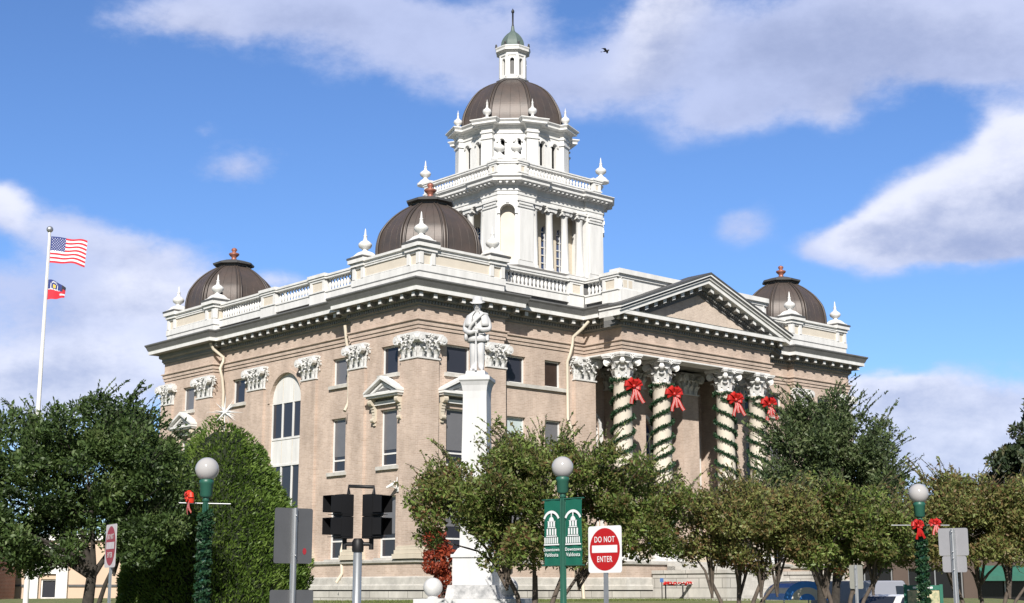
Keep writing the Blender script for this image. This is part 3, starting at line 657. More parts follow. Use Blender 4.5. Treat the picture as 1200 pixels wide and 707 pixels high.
# ---- portico columns (the garlands and bows on them are things of their own)
COLU, COLV, CR = (10.78, 13.44, 18.06, 20.56), PV + .55, .455
def column_capital(r, H_):
    """round bell with two rows of curled leaves, a scroll under each corner of a hollow-sided top slab"""
    m = MB(); m.lathe([(r * .98, 0), (r * 1.02, .05), (r * .92, .07), (r * .93, H_ * .5), (r * 1.08, H_ * .78), (r * 1.25, H_ * .87)], 28)
    for row, (n, z0, lh, lean, off) in enumerate(((8, .06, .36, .16, 0), (8, .2, .46, .22, .5))):
        for i in range(n):
            a = 2 * math.pi * (i + off) / n; da = 2 * math.pi / n * .40
            prof = [(.0, 0), (.03, .4), (.07, .7), (.13, .9), (lean + .03, 1.0), (lean + .07, .93), (lean + .05, .8)]; ww = [.75, 1, 1, .9, .7, .5, .25]; vs = []
            for (o, zz), q in zip(prof, ww):
                for k, oo in ((-1, 0), (0, .05), (1, 0)): b_ = a + k * da * q; rr = r * .95 + o + oo; vs.append((rr * math.cos(b_), rr * math.sin(b_), H_ * (z0 + lh * zz)))
            fs = []
            for j in range(len(prof) - 1): fs += [(3 * j, 3 * j + 1, 3 * j + 4, 3 * j + 3), (3 * j + 1, 3 * j + 2, 3 * j + 5, 3 * j + 4)]
            m.add(vs, fs)
    KK = 16
    for i in range(4):
        a = math.pi / 4 + math.pi / 2 * i; rd = Vector((math.cos(a), math.sin(a), 0)); tg = Vector((-rd.y, rd.x, 0))
        for rad, th, cr in ((.185, .075, .70), (.11, .10, .70), (.05, .125, .70)):
            vs = [rd * (cr + rad * math.cos(2 * math.pi * k / KK)) + tg * sg_ * th + Vector((0, 0, H_ * .70 + rad * math.sin(2 * math.pi * k / KK))) for sg_ in (-1, 1) for k in range(KK)]
            m.add(vs, [tuple(range(KK)), tuple(range(2 * KK - 1, KK - 1, -1))] + [(k, KK + k, KK + (k + 1) % KK, (k + 1) % KK) for k in range(KK)])
        m.tube([rd * r * 1.0 + Vector((0, 0, H_ * .42)), rd * (r * 1.15) + Vector((0, 0, H_ * .66)), rd * .62 + Vector((0, 0, H_ * .86))], [.05, .05, .06], 6, smooth=False)
        a2 = math.pi / 2 * i; c, s_ = math.cos(a2), math.sin(a2)
        for k in range(6):
            t = 2 * math.pi * k / 6; p0 = Vector((.60, 0, H_ * .91)); p1 = Vector((.66, .12 * math.cos(t), H_ * .91 + .12 * math.sin(t))); f_ = lambda p: (c * p.x - s_ * p.y, s_ * p.x + c * p.y, p.z); m.tube([f_(p0), f_(p1)], [.025, .045], 5, smooth=False)
    pts = []
    for i in range(4):
        a = math.pi / 2 * i - math.pi / 4; c, s_ = math.cos(a), math.sin(a)
        for x, y in ((.92, -.10), (.92, .10)): pts.append((c * x - s_ * y, s_ * x + c * y))
        b_ = a + math.pi / 4
        for q in (-.28, 0, .28): rr = .60 + .13 * abs(q) / .28 * .6; pts.append((rr * math.cos(b_) - q * math.sin(b_), rr * math.sin(b_) + q * math.cos(b_)))
    m.prism(pts, H_ * .87, H_ * .93); m.prism([(p[0] * 1.05, p[1] * 1.05) for p in pts], H_ * .932, H_)
    return m
cm = column_capital(.43, CAPH - .03)
capm = None; shm = None
for u in COLU:
    if shm is None:
        m = MB(); m.lathe([(CR, 3.3), (CR, 5.5), (CR * .98, 8), (CR * .93, 11.1), (CR * .98, 11.13), (CR * .98, 11.2)], 28); s = m.build('column', 'cream', CH, (u, COLV, 0)); shm = s.data
        m = MB(); m.box(-.64, .64, -.64, .64, 2.88, 3.0); m.lathe([(.60, 3.0), (.64, 3.06), (.60, 3.14), (.52, 3.17), (.54, 3.24), (.48, 3.3)], 28); bs = m.build('column_base', 'white', s); bm_ = bs.data
        cp = cm.build('column_capital', 'capital_white', s, (0, 0, CAPZ + .01)); capm = cp.data
    else:
        s = link('column', shm, CH, (u, COLV, 0)); link('column_base', bm_, s); link('column_capital', capm, s, (0, 0, CAPZ + .01))
# windows and door at the back of the portico
def portico_opening(sa, sb, za, zb, door):
    w = W_port; c = (sa + sb) / 2; r = (sb - sa) / 2; zs = zb - r; m = MB(); K = 12
    for s in (sa - .16, sb + .0): w.box(m, s, s + .16, -.1, .0, za, zs)
    for k in range(K):
        a0, a1 = math.pi * k / K, math.pi * (k + 1) / K; ri, ro = r, r + .16
        w.poly(m, [(c + ri * math.cos(a0), zs + ri * math.sin(a0)), (c + ro * math.cos(a0), zs + ro * math.sin(a0)), (c + ro * math.cos(a1), zs + ro * math.sin(a1)), (c + ri * math.cos(a1), zs + ri * math.sin(a1))], -.08, .0)
    for s in (sa + .003, sb - .083): w.box(m, s, s + .08, .1, .2, za, zs)
    w.box(m, sa + .083, sb - .083, .1, .2, 7.0, 7.1); w.box(m, sa + .083, sb - .083, .1, .2, zs - .05, zs + .05); w.box(m, sa + .083, sb - .083, .1, .2, 6.1, 6.2)
    w.box(m, c - .035, c + .035, .1, .2, za, zs - .06)
    f = m.build('portico_door' if door else 'portico_window', 'white', CH); g = MB()
    w.poly(g, [(sa + .01, za + .01), (sb - .01, za + .01)] + [(c + (r - .01) * math.cos(math.pi * k / K), zs + (r - .01) * math.sin(math.pi * k / K)) for k in range(K + 1)], .16, .18); g.build('pane', 'glass_blue', f)
for o in port_ops: portico_opening(o[0], o[1], o[2], o[3], o[1] - o[0] > 1.5)

# ---- parapet: solid corner blocks, balustrades between
PZ0, PZ1, PZ2, PZ3, PZ4 = 14.60, 15.32, 15.88, 16.05, 16.30
def baluster_mesh():
    m = MB(); m.lathe([(.07, 0), (.07, .05), (.045, .07), (.05, .12), (.085, .22), (.07, .32), (.04, .42), (.045, .5), (.07, .53), (.07, .56)], 8); return m
BAL = baluster_mesh()
def balustrade(w, s0, s1, peds, zoff=0.0, z1=PZ1, z2=PZ2, name='balustrade', parent=None, base_z=PZ0, th=.3, gap=True, cap=.2):
    """balusters under a rail with pedestals; peds = list of (sa, sb)"""
    par = parent or CH
    m = MB(); w.box(m, s0, s1, -.04, th, base_z + (.28 if gap else 0), z1 - .10); w.box(m, s0, s1, -.08, th + .04, z1 - .098, z1 - .02); w.box(m, s0, s1, -.06, th + .06, z2 + .002, z2 + .1); w.box(m, s0, s1, -.10, th + .1, z2 + .102, z2 + cap)
    if gap: w.box(m, s0, s1, .08, th, base_z, base_z + .278, 1)  # dark strip coloured in for the shadow under the base
    edges = [s0] + [e for p in peds for e in p] + [s1]
    for i in range(0, len(edges), 2):
        a, c = edges[i], edges[i + 1]; n = max(1, int((c - a) / .235)); sc = (z2 - z1 + .02) / .56
        for k in range(n):
            q = w.P(a + (c - a) * (k + .5) / n, th / 2, z1 - .02)
            m.add([(q[0] + x, q[1] + y, q[2] + z * sc) for x, y, z in BAL.v], BAL.f, 0, True)
    o = m.build(name, ['white', 'lead_shade_grey'], par)
    for a, c in peds:
        m = MB(); pr = .1
        w.box(m, a, c, -pr, th + .05, base_z + .003, z1 - .06); w.box(m, a - .04, c + .04, -pr - .05, th + .08, z1 - .058, z1); w.box(m, a + .06, c - .06, -pr + .04, th, z1 + .002, z2, 1)
        for q0, q1, h0, h1 in ((a + .02, a + .3 * (c - a) if c - a < .9 else a + .2, z1 + .004, z2 - .002), (c - .3 * (c - a) if c - a < .9 else c - .2, c - .02, z1 + .004, z2 - .002)): w.box(m, q0, q1, -pr, th + .02, h0, h1)
        w.box(m, a + .02, c - .02, -pr - .003, th + .02, z2 - .1, z2 - .003)
        w.box(m, a - .05, c + .05, -pr - .05, th + .1, z2 + .003, z2 + .105); w.box(m, a - .09, c + .09, -pr - .1, th + .14, z2 + .107, z2 + cap + .06)
        m.build('balustrade_pedestal', ['white', 'cream'], par if par is not CH else o)
    return o
def urn_mesh(base=True):
    m = MB()
    if base:
        m.box(-.60, .60, -.60, .60, 0, .09, 1)
        m.lathe([(.66, .092), (.66, .17), (.55, .2), (.36, .36), (.22, .42)], 4, rot=math.pi / 4, smooth=False)
        m.lathe([(.17, .42), (.11, .47), (.15, .52), (.27, .60), (.315, .70), (.30, .78), (.22, .86), (.12, .92), (.085, .98), (.075, 1.12), (.10, 1.15), (.05, 1.18), (.03, 1.42), (.005, 1.5)], 18)
    else:
        m.box(-.2, .2, -.2, .2, 0, .08); m.lathe([(.16, .08), (.08, .14), (.08, .22), (.2, .32), (.25, .42), (.22, .53), (.1, .62), (.06, .70), (.05, .9), (.075, .93), (.03, .96), (.005, 1.15)], 14)
    return m
URN = None
def urn(u, v, z, parent=None, sc=1.0):
    global URN
    if URN is None: o = urn_mesh().build('urn', ['white', 'lead_shade_grey'], parent or CH); URN = o.data
    else: o = link('urn', URN, parent or CH)
    o.location = (u, v, z); o.scale = (sc, sc, sc); return o
def corner_block(u0, u1, v0, v1):
    path = [(u0, v0), (u1, v0), (u1, v1), (u0, v1)]
    m = MB()
    m.sweep(path, [(.0, PZ0), (.0, 14.95), (.05, 15.0), (.05, PZ1 - .04), (-.02, PZ1), (-.10, PZ1 + .002)])
    m.sweep(path, [(-.02, PZ2 + .002), (.03, PZ2 + .03), (.03, PZ3 - .05), (.12, PZ3), (.12, PZ3 + .11), (-.25, PZ3 + .16)])
    m.prism([(u0 + .24, v0 + .24), (u1 - .24, v0 + .24), (u1 - .24, v1 - .24), (u0 + .24, v1 - .24)], PZ3 - .1, PZ3 + .155)
    for i in range(4):
        w = Wall(path[i], path[(i + 1) % 4]); L = w.len
        for a, c in ((0, .85), (L - .85, L)):
            for q0, q1 in ((a, a + .2), (c - .2, c)): w.box(m, q0 + .001, q1 - .001, -.045 + .003 * i, .06, PZ1 + .004, PZ2)
            w.box(m, a + .2, c - .2, -.02, .06, PZ2 - .09, PZ2 - .001)
            w.box(m, a - .07, c + .07, -.10 - .003 * i, .3, PZ2 + .004, PZ3 - .02); w.box(m, a - .16, c + .16, -.19 - .003 * i, .4, PZ3 + .002, PZ4 - .065)
        w.box(m, .85, L - .85, .0, .06, PZ2 - .06, PZ2 - .001); w.box(m, .85, L - .85, .0, .06, PZ1 + .004, PZ1 + .05)
    o = m.build('corner_parapet', 'white', CH)
    m = MB(); m.sweep(path, [(-.055, PZ1 + .003), (-.055, PZ2 - .003)]); m.build('parapet_panel', 'cream', o)
    m = MB()
    m.sweep(path, [(.20, PZ4 - .062), (.20, PZ4 - .03), (-.5, PZ4 + .02)]) if False else None
    for uu in (u0 + .38, u1 - .38):
        for vv in (v0 + .38, v1 - .38):
            urn(uu, vv, PZ4 - .06)
    return o
FB = [(0.0, 4.85, 0.0, 4.87), (0.0, 4.85, 17.08, LV), (25.75, LU, 0.0, 4.87), (25.75, LU, 17.08, LV)]
for q in FB: corner_block(*q)
w = Wall((RC, 17.08), (RC, 4.87)); balustrade(w, 0, w.len, [(17.08 - 13.05, 17.08 - 11.75), (17.08 - 8.75, 17.08 - 7.5)])
w = Wall((4.85, RC), (PU0 - .05, RC)); balustrade(w, 0, w.len - .005, [(w.len - .95, w.len - .02)])
w = Wall((PU0 + .02, RC - .12), (PU0 + .02, PV + .15)); balustrade(w, 0, w.len, [(w.len - 1.0, w.len)], gap=True)
w = Wall((PU1, PV + .15), (PU1, RC)); balustrade(w, 0, w.len, [(0, 1.0)])
w = Wall((PU1 + .05, RC), (25.75, RC)); balustrade(w, 0.005, w.len, [(.02, .95)])
m = MB(); W = Wall((PU0 + .05, PV + .16), (PU1 - .05, PV + .16))
W.box(m, 0, W.len, -.1, .3, PZ0, PZ1); W.box(m, .9, W.len - .9, 0, .28, PZ1 + .002, PZ2); W.box(m, 0, 1.0, -.03, .3, PZ1 + .004, PZ2 - .001); W.box(m, W.len - 1.0, W.len, -.03, .3, PZ1 + .004, PZ2 - .001)
W.box(m, -.05, W.len + .05, -.08, .36, PZ2 + .002, PZ3 - .02); W.box(m, -.16, W.len + .16, -.2, .46, PZ3 - .018, PZ4 - .04)
m.build('portico_parapet', 'white', CH)
for a in (.25, .6): m = MB(); W.box(m, a, a + .26, -.035, -.02, PZ1 + .1, PZ2 - .1); m.build('parapet_panel', 'cream', CH)
for a, c in (((LU - RC, 4.87), (LU - RC, 17.08)), ((25.75, LV - RC), (4.85, LV - RC))):
    w = Wall(a, c); balustrade(w, 0, w.len, [(3.9, 5.1), (w.len - 5.1, w.len - 3.9)])

# ---- corner domes
def smooth_prof(prof, ts):
    out = []; n = len(prof)
    for t in ts:
        i = min(int(t), n - 2); f = t - i; q = [prof[max(0, min(n - 1, j))] for j in (i - 1, i, i + 1, i + 2)]
        out.append(tuple(.5 * (2 * q[1][a] + (q[2][a] - q[0][a]) * f + (2 * q[0][a] - 5 * q[1][a] + 4 * q[2][a] - q[3][a]) * f * f + (3 * q[1][a] - q[0][a] - 3 * q[2][a] + q[3][a]) * f ** 3) for a in (0, 1)))
    return out
def dome_mesh(prof, n=8, rot=0.0):
    """prof in apothems"""
    z_ = np.array([p[1] for p in prof]); t_ = np.linspace(0, len(prof) - 1, 4 * len(prof)); P_ = smooth_prof(prof, t_)
    m = MB(); k = 1 / math.cos(math.pi / n); m.lathe([(r * k, z) for r, z in P_], n, smooth=False, rot=rot + math.pi / n); return m
DP = [(2.26, 0), (2.26, .5), (2.24, 1.0), (2.13, 1.5), (1.98, 1.8), (1.74, 2.15), (1.45, 2.45), (1.15, 2.70), (.80, 2.93), (.74, 2.96)]
def rib_lines(prof, n, wd, th, rot=0.0, pair=0.0):
    prof2 = smooth_prof(prof, np.linspace(0, len(prof) - 1, 3 * len(prof)))
    m = MB(); k = 1 / math.cos(math.pi / n)
    for i in range(n):
        a = rot + math.pi / n + 2 * math.pi * i / n
        for off in ((-pair, pair) if pair else (0,)):
            pts = [((r * k + .012) * math.cos(a) - off * (.4 + .6 * r / prof[0][0]) * math.sin(a), (r * k + .012) * math.sin(a) + off * (.4 + .6 * r / prof[0][0]) * math.cos(a), z) for r, z in prof2]
            m.tube(pts, [max(.02, wd * (.5 + .5 * r / prof[0][0])) for r, z in prof2], 5)
    return m
def seam_lines(prof, n, per, rot=0.0):
    m = MB()
    for i in range(n):
        a = rot + 2 * math.pi * i / n; t = math.tan(math.pi / n)
        for j in range(1, per + 1):
            q = (j / (per + 1) * 2 - 1) * t
            m.tube([((r + .004) * (math.cos(a) - q * math.sin(a)), (r + .004) * (math.sin(a) + q * math.cos(a)), z) for r, z in smooth_prof(prof, np.linspace(0, len(prof) - 1, 2 * len(prof)))], .009, 4)
    return m
first = None
for (u0, u1, v0, v1) in FB:
    c = ((u0 + u1) / 2 + (.06 if u0 < 1 else -.06), (v0 + v1) / 2, 15.75)
    if first is None:
        d = dome_mesh(DP).build('corner_dome', 'bronze', CH, c)
        r1 = rib_lines(DP, 8, .05, .03, pair=.11).build('dome_rib', 'bronze_rib', d); r2 = seam_lines(DP, 8, 3).build('dome_seam', 'bronze', d)
        m = MB(); k = 1 / math.cos(math.pi / 8)
        m.lathe([(.80 * k, 2.94), (.80 * k, 3.06), (1.02 * k, 3.07), (1.04 * k, 3.16), (.6 * k, 3.32), (.25, 3.42)], 8, rot=math.pi / 8, smooth=False); cp = m.build('dome_cap', 'lead_shade_grey', d)
        m = MB(); m.lathe([(.17, 3.40), (.14, 3.5), (.12, 3.55), (.24, 3.66), (.29, 3.73), (.27, 3.78), (.12, 3.83), (.09, 3.88), (.16, 3.96), (.14, 4.04), (.03, 4.1)], 14); fi = m.build('dome_finial', 'copper', d)
        first = (d.data, [x.data for x in (r1, r2, cp, fi)])
    else:
        d = link('corner_dome', first[0], CH, c)
        for nme, me in zip(('dome_rib', 'dome_seam', 'dome_cap', 'dome_finial'), first[1]): link(nme, me, d)

# ---- central tower
TC = (15.2, 11.0); H, CH_ = 3.93, .73
TW = bpy.data.objects.new('tower', None); COL.objects.link(TW); TW.parent = CH; TW.location = (*TC, 0); TW.empty_display_size = .2
def cham(h, c): return [(-h + c, -h), (h - c, -h), (h, -h + c), (h, h - c), (h - c, h), (-h + c, h), (-h, h - c), (-h, -h + c)]
def tp(mb, name, mats, loc=None): return mb.build(name, mats, TW, loc)
ZC0, ZC1 = 18.25, 21.86
m = MB(); m.prism(cham(H + .06, CH_), 14.63, 17.9, 1); m.prism(cham(H + .30, CH_), 17.902, 18.12, 1); m.prism(cham(H + .10, CH_), 18.122, 18.24, 1); tp(m, 'tower_plinth', ['white', 'roofing'])
REC = 1.25; PIER = 1.18; hi = H - REC
core = MB(); tops = MB()
for i in range(4):
    a = math.pi / 2 * i; c, s = round(math.cos(a)), round(math.sin(a))
    rp = lambda x, y: (c * x - s * y, s * x + c * y)
    w = Wall(rp(-hi, -hi), rp(hi, -hi)); L = w.len
    ops = [(L / 2 + q - .34, L / 2 + q + .34, ZC0 + .35, 21.1, True) for q in (-1.14, 0, 1.14)]
    w.panel(core, 0, L, ZC0, ZC1, ops, .2)
    for sa, sb, za, zb, ar in ops:
        f = MB(); cc = (sa + sb) / 2; r = (sb - sa) / 2; zs = zb - r
        for k in range(6): z = za + (zs - za) * k / 5; w.box(f, sa + .03, sb - .03, .09, .13, z - .025, z + .025)
        w.box(f, cc - .025, cc + .025, .088, .135, za, zb - .02)
        for q in (sa + .002, sb - .052): w.box(f, q, q + .05, .08, .14, za, zs)
        f.quad(w.P(sa, .15, za), w.P(sb, .15, za), w.P(sb, .15, zb), w.P(sa, .15, zb), 1)
        tp(f, 'tower_window', ['white', 'glass_blue'])
    # corner pier between this face and the previous one (at -x,-y of this face)
    pier = MB(); i0 = -H + CH_; e = i0 + PIER
    pts = [(i0, -H), (e, -H), (e, -H + REC + .01), (-H + REC + .01, -H + REC + .01), (-H + REC + .01, e), (-H, e), (-H, i0)]
    pts = [rp(*p) for p in pts]
    n = len(pts)
    for k in range(n - 1): pier.quad((*pts[k], ZC0), (*pts[k + 1], ZC0), (*pts[k + 1], ZC1), (*pts[k], ZC1))
    wc = Wall(pts[-1], pts[0]); Lc = wc.len
    wc.panel(pier, 0, Lc, ZC0, ZC1, [(Lc / 2 - .40, Lc / 2 + .40, ZC0 + .22, 21.54, True)], .42)
    wc.box(pier, -.03, .12, -.07, .0, 21.02, 21.16); wc.box(pier, Lc - .12, Lc + .03, -.07, .0, 21.02, 21.16)
    K = 12
    for k in range(K):
        a0, a1 = math.pi * k / K, math.pi * (k + 1) / K
        wc.poly(pier, [(Lc / 2 + .405 * math.cos(a0), 21.14 + .405 * math.sin(a0)), (Lc / 2 + .49 * math.cos(a0), 21.14 + .49 * math.sin(a0)), (Lc / 2 + .49 * math.cos(a1), 21.14 + .49 * math.sin(a1)), (Lc / 2 + .405 * math.cos(a1), 21.14 + .405 * math.sin(a1))], -.05, 0)
    wc.box(pier, Lc / 2 - .09, Lc / 2 + .09, -.1, 0, 21.6, 21.82)
    for p0, p1 in ((pts[0], pts[1]), (pts[5], pts[6])):      # pilaster caps and bases on the pier faces
        wp = Wall(p0, p1)
        wp.box(pier, -.0, wp.len, -.06, 0, 21.42, 21.5); wp.box(pier, .0, wp.len, -.10, 0, 21.72, ZC1 - .002); wp.box(pier, .1, wp.len - .1, -.06, 0, 21.58, 21.7)
        wp.box(pier, .12, wp.len - .12, -.05, 0, ZC0 + .3, 21.3); wp.box(pier, 0, wp.len, -.09, 0, ZC0 + .002, ZC0 + .25)
    tp(pier, 'tower_pier', 'white')
    g = MB(); wc.panel(g, .01, Lc - .01, ZC0, ZC1, [], 0); 
    for v in range(len(g.v)): g.v[v] = tuple(Vector(g.v[v]) - wc.n * .42)
    tp(g, 'niche_back', 'cream')
tp(core, 'colonnade_wall', 'pale_cream')
m = MB(); m.lathe([(.27, 0), (.29, .06), (.27, .14), (.22, .18), (.215, 1.2), (.185, 3.12), (.21, 3.16), (.21, 3.2)], 16); m.box(-.33, .33, -.33, .33, -.06, .0)
for k in (-1, 1):
    for yy in (-.20, .20):
        vs = [(k * .25 + .12 * math.cos(t * math.pi / 6), yy + q, 3.33 + .12 * math.sin(t * math.pi / 6)) for q in (-.06, .06) for t in range(12)]
        m.add(vs, [tuple(range(12)), tuple(range(23, 11, -1))] + [(i, 12 + i, 12 + (i + 1) % 12, (i + 1) % 12) for i in range(12)])
m.box(-.3, .3, -.26, .26, 3.26, 3.44); m.box(-.36, .36, -.33, .33, 3.442, 3.55)
tcol = None
for i in range(4):
    a = math.pi / 2 * i; c, s = math.cos(a), math.sin(a)
    for q in (-1.70, -.57, .57, 1.70):
        x, y = q, -H + .36
        if tcol is None: o = tp(m, 'tower_column', 'white'); tcol = o.data
        else: o = link('tower_column', tcol, TW)
        o.location = (c * x - s * y, s * x + c * y, ZC0 + .06); o.rotation_euler = (0, 0, a)
TP = []
for i in range(4):
    c, s_ = ((1, 0), (0, 1), (-1, 0), (0, -1))[i]; e = H - CH_ - PIER - .12
    for x, y in ((-H + CH_, -H), (-e, -H), (-e, -H + .16), (e, -H + .16), (e, -H), (H - CH_, -H)): TP.append((c * x - s_ * y, s_ * x + c * y))
m = MB(); m.sweep(TP, [(-REC - .1, ZC1), (0, ZC1), (0, 22.06), (.04, 22.065), (.04, 22.24), (.09, 22.26), (.06, 22.30), (.06, 22.55), (.2, 22.62), (.24, 22.66), (.52, 22.70), (.55, 22.71), (.55, 22.83), (.66, 22.93), (.66, 22.97), (-.2, 23.06)])
m.prism(cham(H - .02, CH_), 22.97, 23.055)
for i in range(len(TP)):
    w = Wall(TP[i], TP[(i + 1) % len(TP)]); n = max(2, int(w.len / .3))
    if w.len < .3: continue
    for k in range(n): s = w.len * (k + .5) / n; w.box(m, s - .06, s + .06, -.48, -.15, 22.58, 22.69)
tp(m, 'tower_entablature', 'white')
BP = cham(H - .1, CH_)
for i in (0, 2, 4, 6):
    w = Wall(BP[i], BP[(i + 1) % 8])
    balustrade(w, 0, w.len, [(0.003, .62), (w.len - .62, w.len - .003)], z1=23.36, z2=23.80, base_z=23.03, name='tower_balustrade', parent=TW, th=.22, gap=False, cap=.17)
    w = Wall(BP[i + 1], BP[(i + 2) % 8]); m = MB()
    w.box(m, .0, w.len, -.06, .22, 23.03, 23.36); w.box(m, .03, w.len - .03, .02, .2, 23.362, 23.80); w.box(m, -.03, w.len + .03, -.08, .28, 23.802, 23.9); w.box(m, -.05, w.len + .05, -.13, .33, 23.902, 24.0)
    w.box(m, .08, w.len - .08, -.02, .04, 23.37, 23.44); w.box(m, .08, w.len - .08, -.02, .04, 23.72, 23.79)
    tp(m, 'tower_corner_parapet', 'white')
TURN = None
for x, y in ((H - .42, -H + .42), (-H + .42, H - .42), (H - .42, H - .42), (-H + 1.0, -H + .35), (-H + .35, -H + 1.0)):
    if TURN is None:
        m = MB(); m.lathe([(.46, 0), (.46, .12), (.38, .17), (.28, .30), (.18, .36), (.11, .44), (.15, .5), (.27, .58), (.315, .68), (.30, .76), (.22, .84), (.12, .9), (.085, .96), (.075, 1.1), (.10, 1.13), (.05, 1.16), (.03, 1.4), (.005, 1.5)], 18); o = tp(m, 'tower_urn', 'white'); TURN = o.data
    else: o = link('tower_urn', TURN, TW)
    o.location = (x, y, 24.03)
# upper drum: octagon with piers, paired slit windows, breaking cornice
def octo(a, n=8, rot=0): k = a / math.cos(math.pi / n); return [(k * math.cos(math.pi / n + 2 * math.pi * i / n + rot), k * math.sin(math.pi / n + 2 * math.pi * i / n + rot)) for i in range(n)]
DA = 2.92; OC = octo(DA)
m = MB(); trims = []
for i in range(8):
    w = Wall(OC[i], OC[(i + 1) % 8]); L = w.len
    ops = [(L / 2 + q - .17, L / 2 + q + .17, 24.3, 25.78, True) for q in (-.45, .45)]
    w.panel(m, 0, L, 23.1, 26.9, ops, .22)
    for sa, sb, za, zb, _ in ops:
        trim = MB(); trims.append(trim); trim.quad(w.P(sa, .2, za), w.P(sb, .2, za), w.P(sb, .2, zb), w.P(sa, .2, zb), 1)
        c = (sa + sb) / 2
        for k in range(8):
            a0, a1 = math.pi * k / 8, math.pi * (k + 1) / 8
            w.poly(trim, [(c + .19 * math.cos(a0), zb - .17 + .19 * math.sin(a0)), (c + .29 * math.cos(a0), zb - .17 + .29 * math.sin(a0)), (c + .29 * math.cos(a1), zb - .17 + .29 * math.sin(a1)), (c + .19 * math.cos(a1), zb - .17 + .19 * math.sin(a1))], -.09, 0)
        w.box(trim, sa - .16, sb + .16, -.07, 0, 24.15, 24.28)
    w.box(m, .3, L - .3, -.05, -.002, 26.1, 26.2)
drum = tp(m, 'drum', 'white')
for t_ in trims: tp(t_, 'drum_window', ['white', 'signal_dark'])
k8 = 1 / math.cos(math.pi / 8)
pm = None
for i in range(8):
    a = math.pi / 8 + math.pi / 4 * i; c, s = math.cos(a), math.sin(a)
    if pm is None:
        m = MB(); r0 = DA * k8
        m.box(r0 - .4, r0 + .14, -.33, .33, 23.1, 25.75); m.box(r0 - .4, r0 + .2, -.40, .40, 25.752, 25.86); m.box(r0 - .4, r0 + .14, -.33, .33, 25.862, 26.35)
        m.box(r0 - .4, r0 + .20, -.38, .38, 26.1, 26.2); m.box(r0 - .4, r0 + .18, -.36, .36, 23.1, 24.3)
        o = tp(m, 'drum_pier', 'white'); pm = o.data
    else: o = link('drum_pier', pm, TW)
    o.rotation_euler = (0, 0, a)
# cornice path: octagon that breaks out round each pier
path = []
for i in range(8):
    a = math.pi / 8 + math.pi / 4 * i; c, s = math.cos(a), math.sin(a); R0 = DA * k8; x1 = R0 + .14; hw = .36
    back = (DA - hw * math.sin(math.pi / 8)) / math.cos(math.pi / 8)
    for x, y in ((back, -hw), (x1, -hw), (x1, hw), (back, hw)): path.append((c * x - s * y, s * x + c * y))
m = MB(); m.sweep(path, [(-.2, 26.3), (.03, 26.32), (.06, 26.42), (.12, 26.48), (.12, 26.52), (.34, 26.56), (.36, 26.57), (.36, 26.67), (.46, 26.78), (.46, 26.83), (0, 26.93), (-2, 26.95)]); tp(m, 'drum_cornice', 'white')
um = None
for i in range(8):
    a = math.pi / 8 + math.pi / 4 * i
    if um is None: o = urn_mesh(False).build('drum_urn', 'white', TW); um = o.data
    else: o = link('drum_urn', um, TW)
    o.location = ((DA * k8 + .1) * math.cos(a), (DA * k8 + .1) * math.sin(a), 26.9)
# console brackets at the foot of the drum facets and main dome
MP = [(2.76, 0), (2.74, .45), (2.62, 1.02), (2.32, 1.70), (1.93, 2.27), (1.42, 2.68), (.92, 2.95), (.76, 3.04)]
d = dome_mesh(MP).build('main_dome', 'bronze', TW, (0, 0, 26.97)); 
o = rib_lines(MP, 8, .055, .03, pair=.10).build('dome_rib', 'bronze_rib', TW, (0, 0, 26.97)); seam_lines(MP, 8, 3).build('dome_seam', 'bronze', TW, (0, 0, 26.97))
m = MB(); m.prism(octo(.92), 29.95, 30.05); tp(m, 'lantern_curb', 'lead_shade_grey')
LN = octo(.70); m = MB()
m.prism(octo(.74), 30.052, 30.22)
for i in range(8):
    w = Wall(LN[i], LN[(i + 1) % 8]); L = w.len
    w.panel(m, 0, L, 30.22, 31.7, [(L / 2 - .12, L / 2 + .12, 30.35, 31.35, True)], .16)
    a = math.pi / 8 + math.pi / 4 * i; q = LN[i]; m.box(-.10, .05, -.08, .08, 30.22, 31.5, 0, Matrix.Translation((q[0], q[1], 0)) @ Matrix.Rotation(a, 4, 'Z'))
tp(m, 'lantern', 'white'); m = MB(); m.prism(octo(.53), 30.3, 31.6); tp(m, 'lantern_louvre', 'lead_shade_grey')
m = MB(); m.sweep(octo(.70), [(0, 31.48), (.05, 31.5), (.05, 31.66), (.10, 31.7), (.24, 31.78), (.24, 31.9), (.28, 31.98), (.28, 32.03), (0, 32.12), (-.6, 32.16)]); tp(m, 'lantern_cornice', 'white')
for q in octo(.93): m = MB(); m.box(q[0] - .05, q[0] + .05, q[1] - .05, q[1] + .05, 32.02, 32.14); m.sphere((q[0], q[1], 32.2), .06, 6); tp(m, 'cornice_knob', 'lead_shade_grey')
m = dome_mesh([(.66, 32.14), (.66, 32.3), (.62, 32.5), (.50, 32.75), (.33, 32.98), (.18, 33.12), (.11, 33.25), (.08, 33.5)]); tp(m, 'cupola', 'verdigris')
m = MB(); m.lathe([(.075, 33.5), (.05, 33.62), (.05, 34.3), (.085, 34.34), (.09, 34.45), (.04, 34.52), (.005, 34.6)], 8); tp(m, 'spire', 'black_iron')

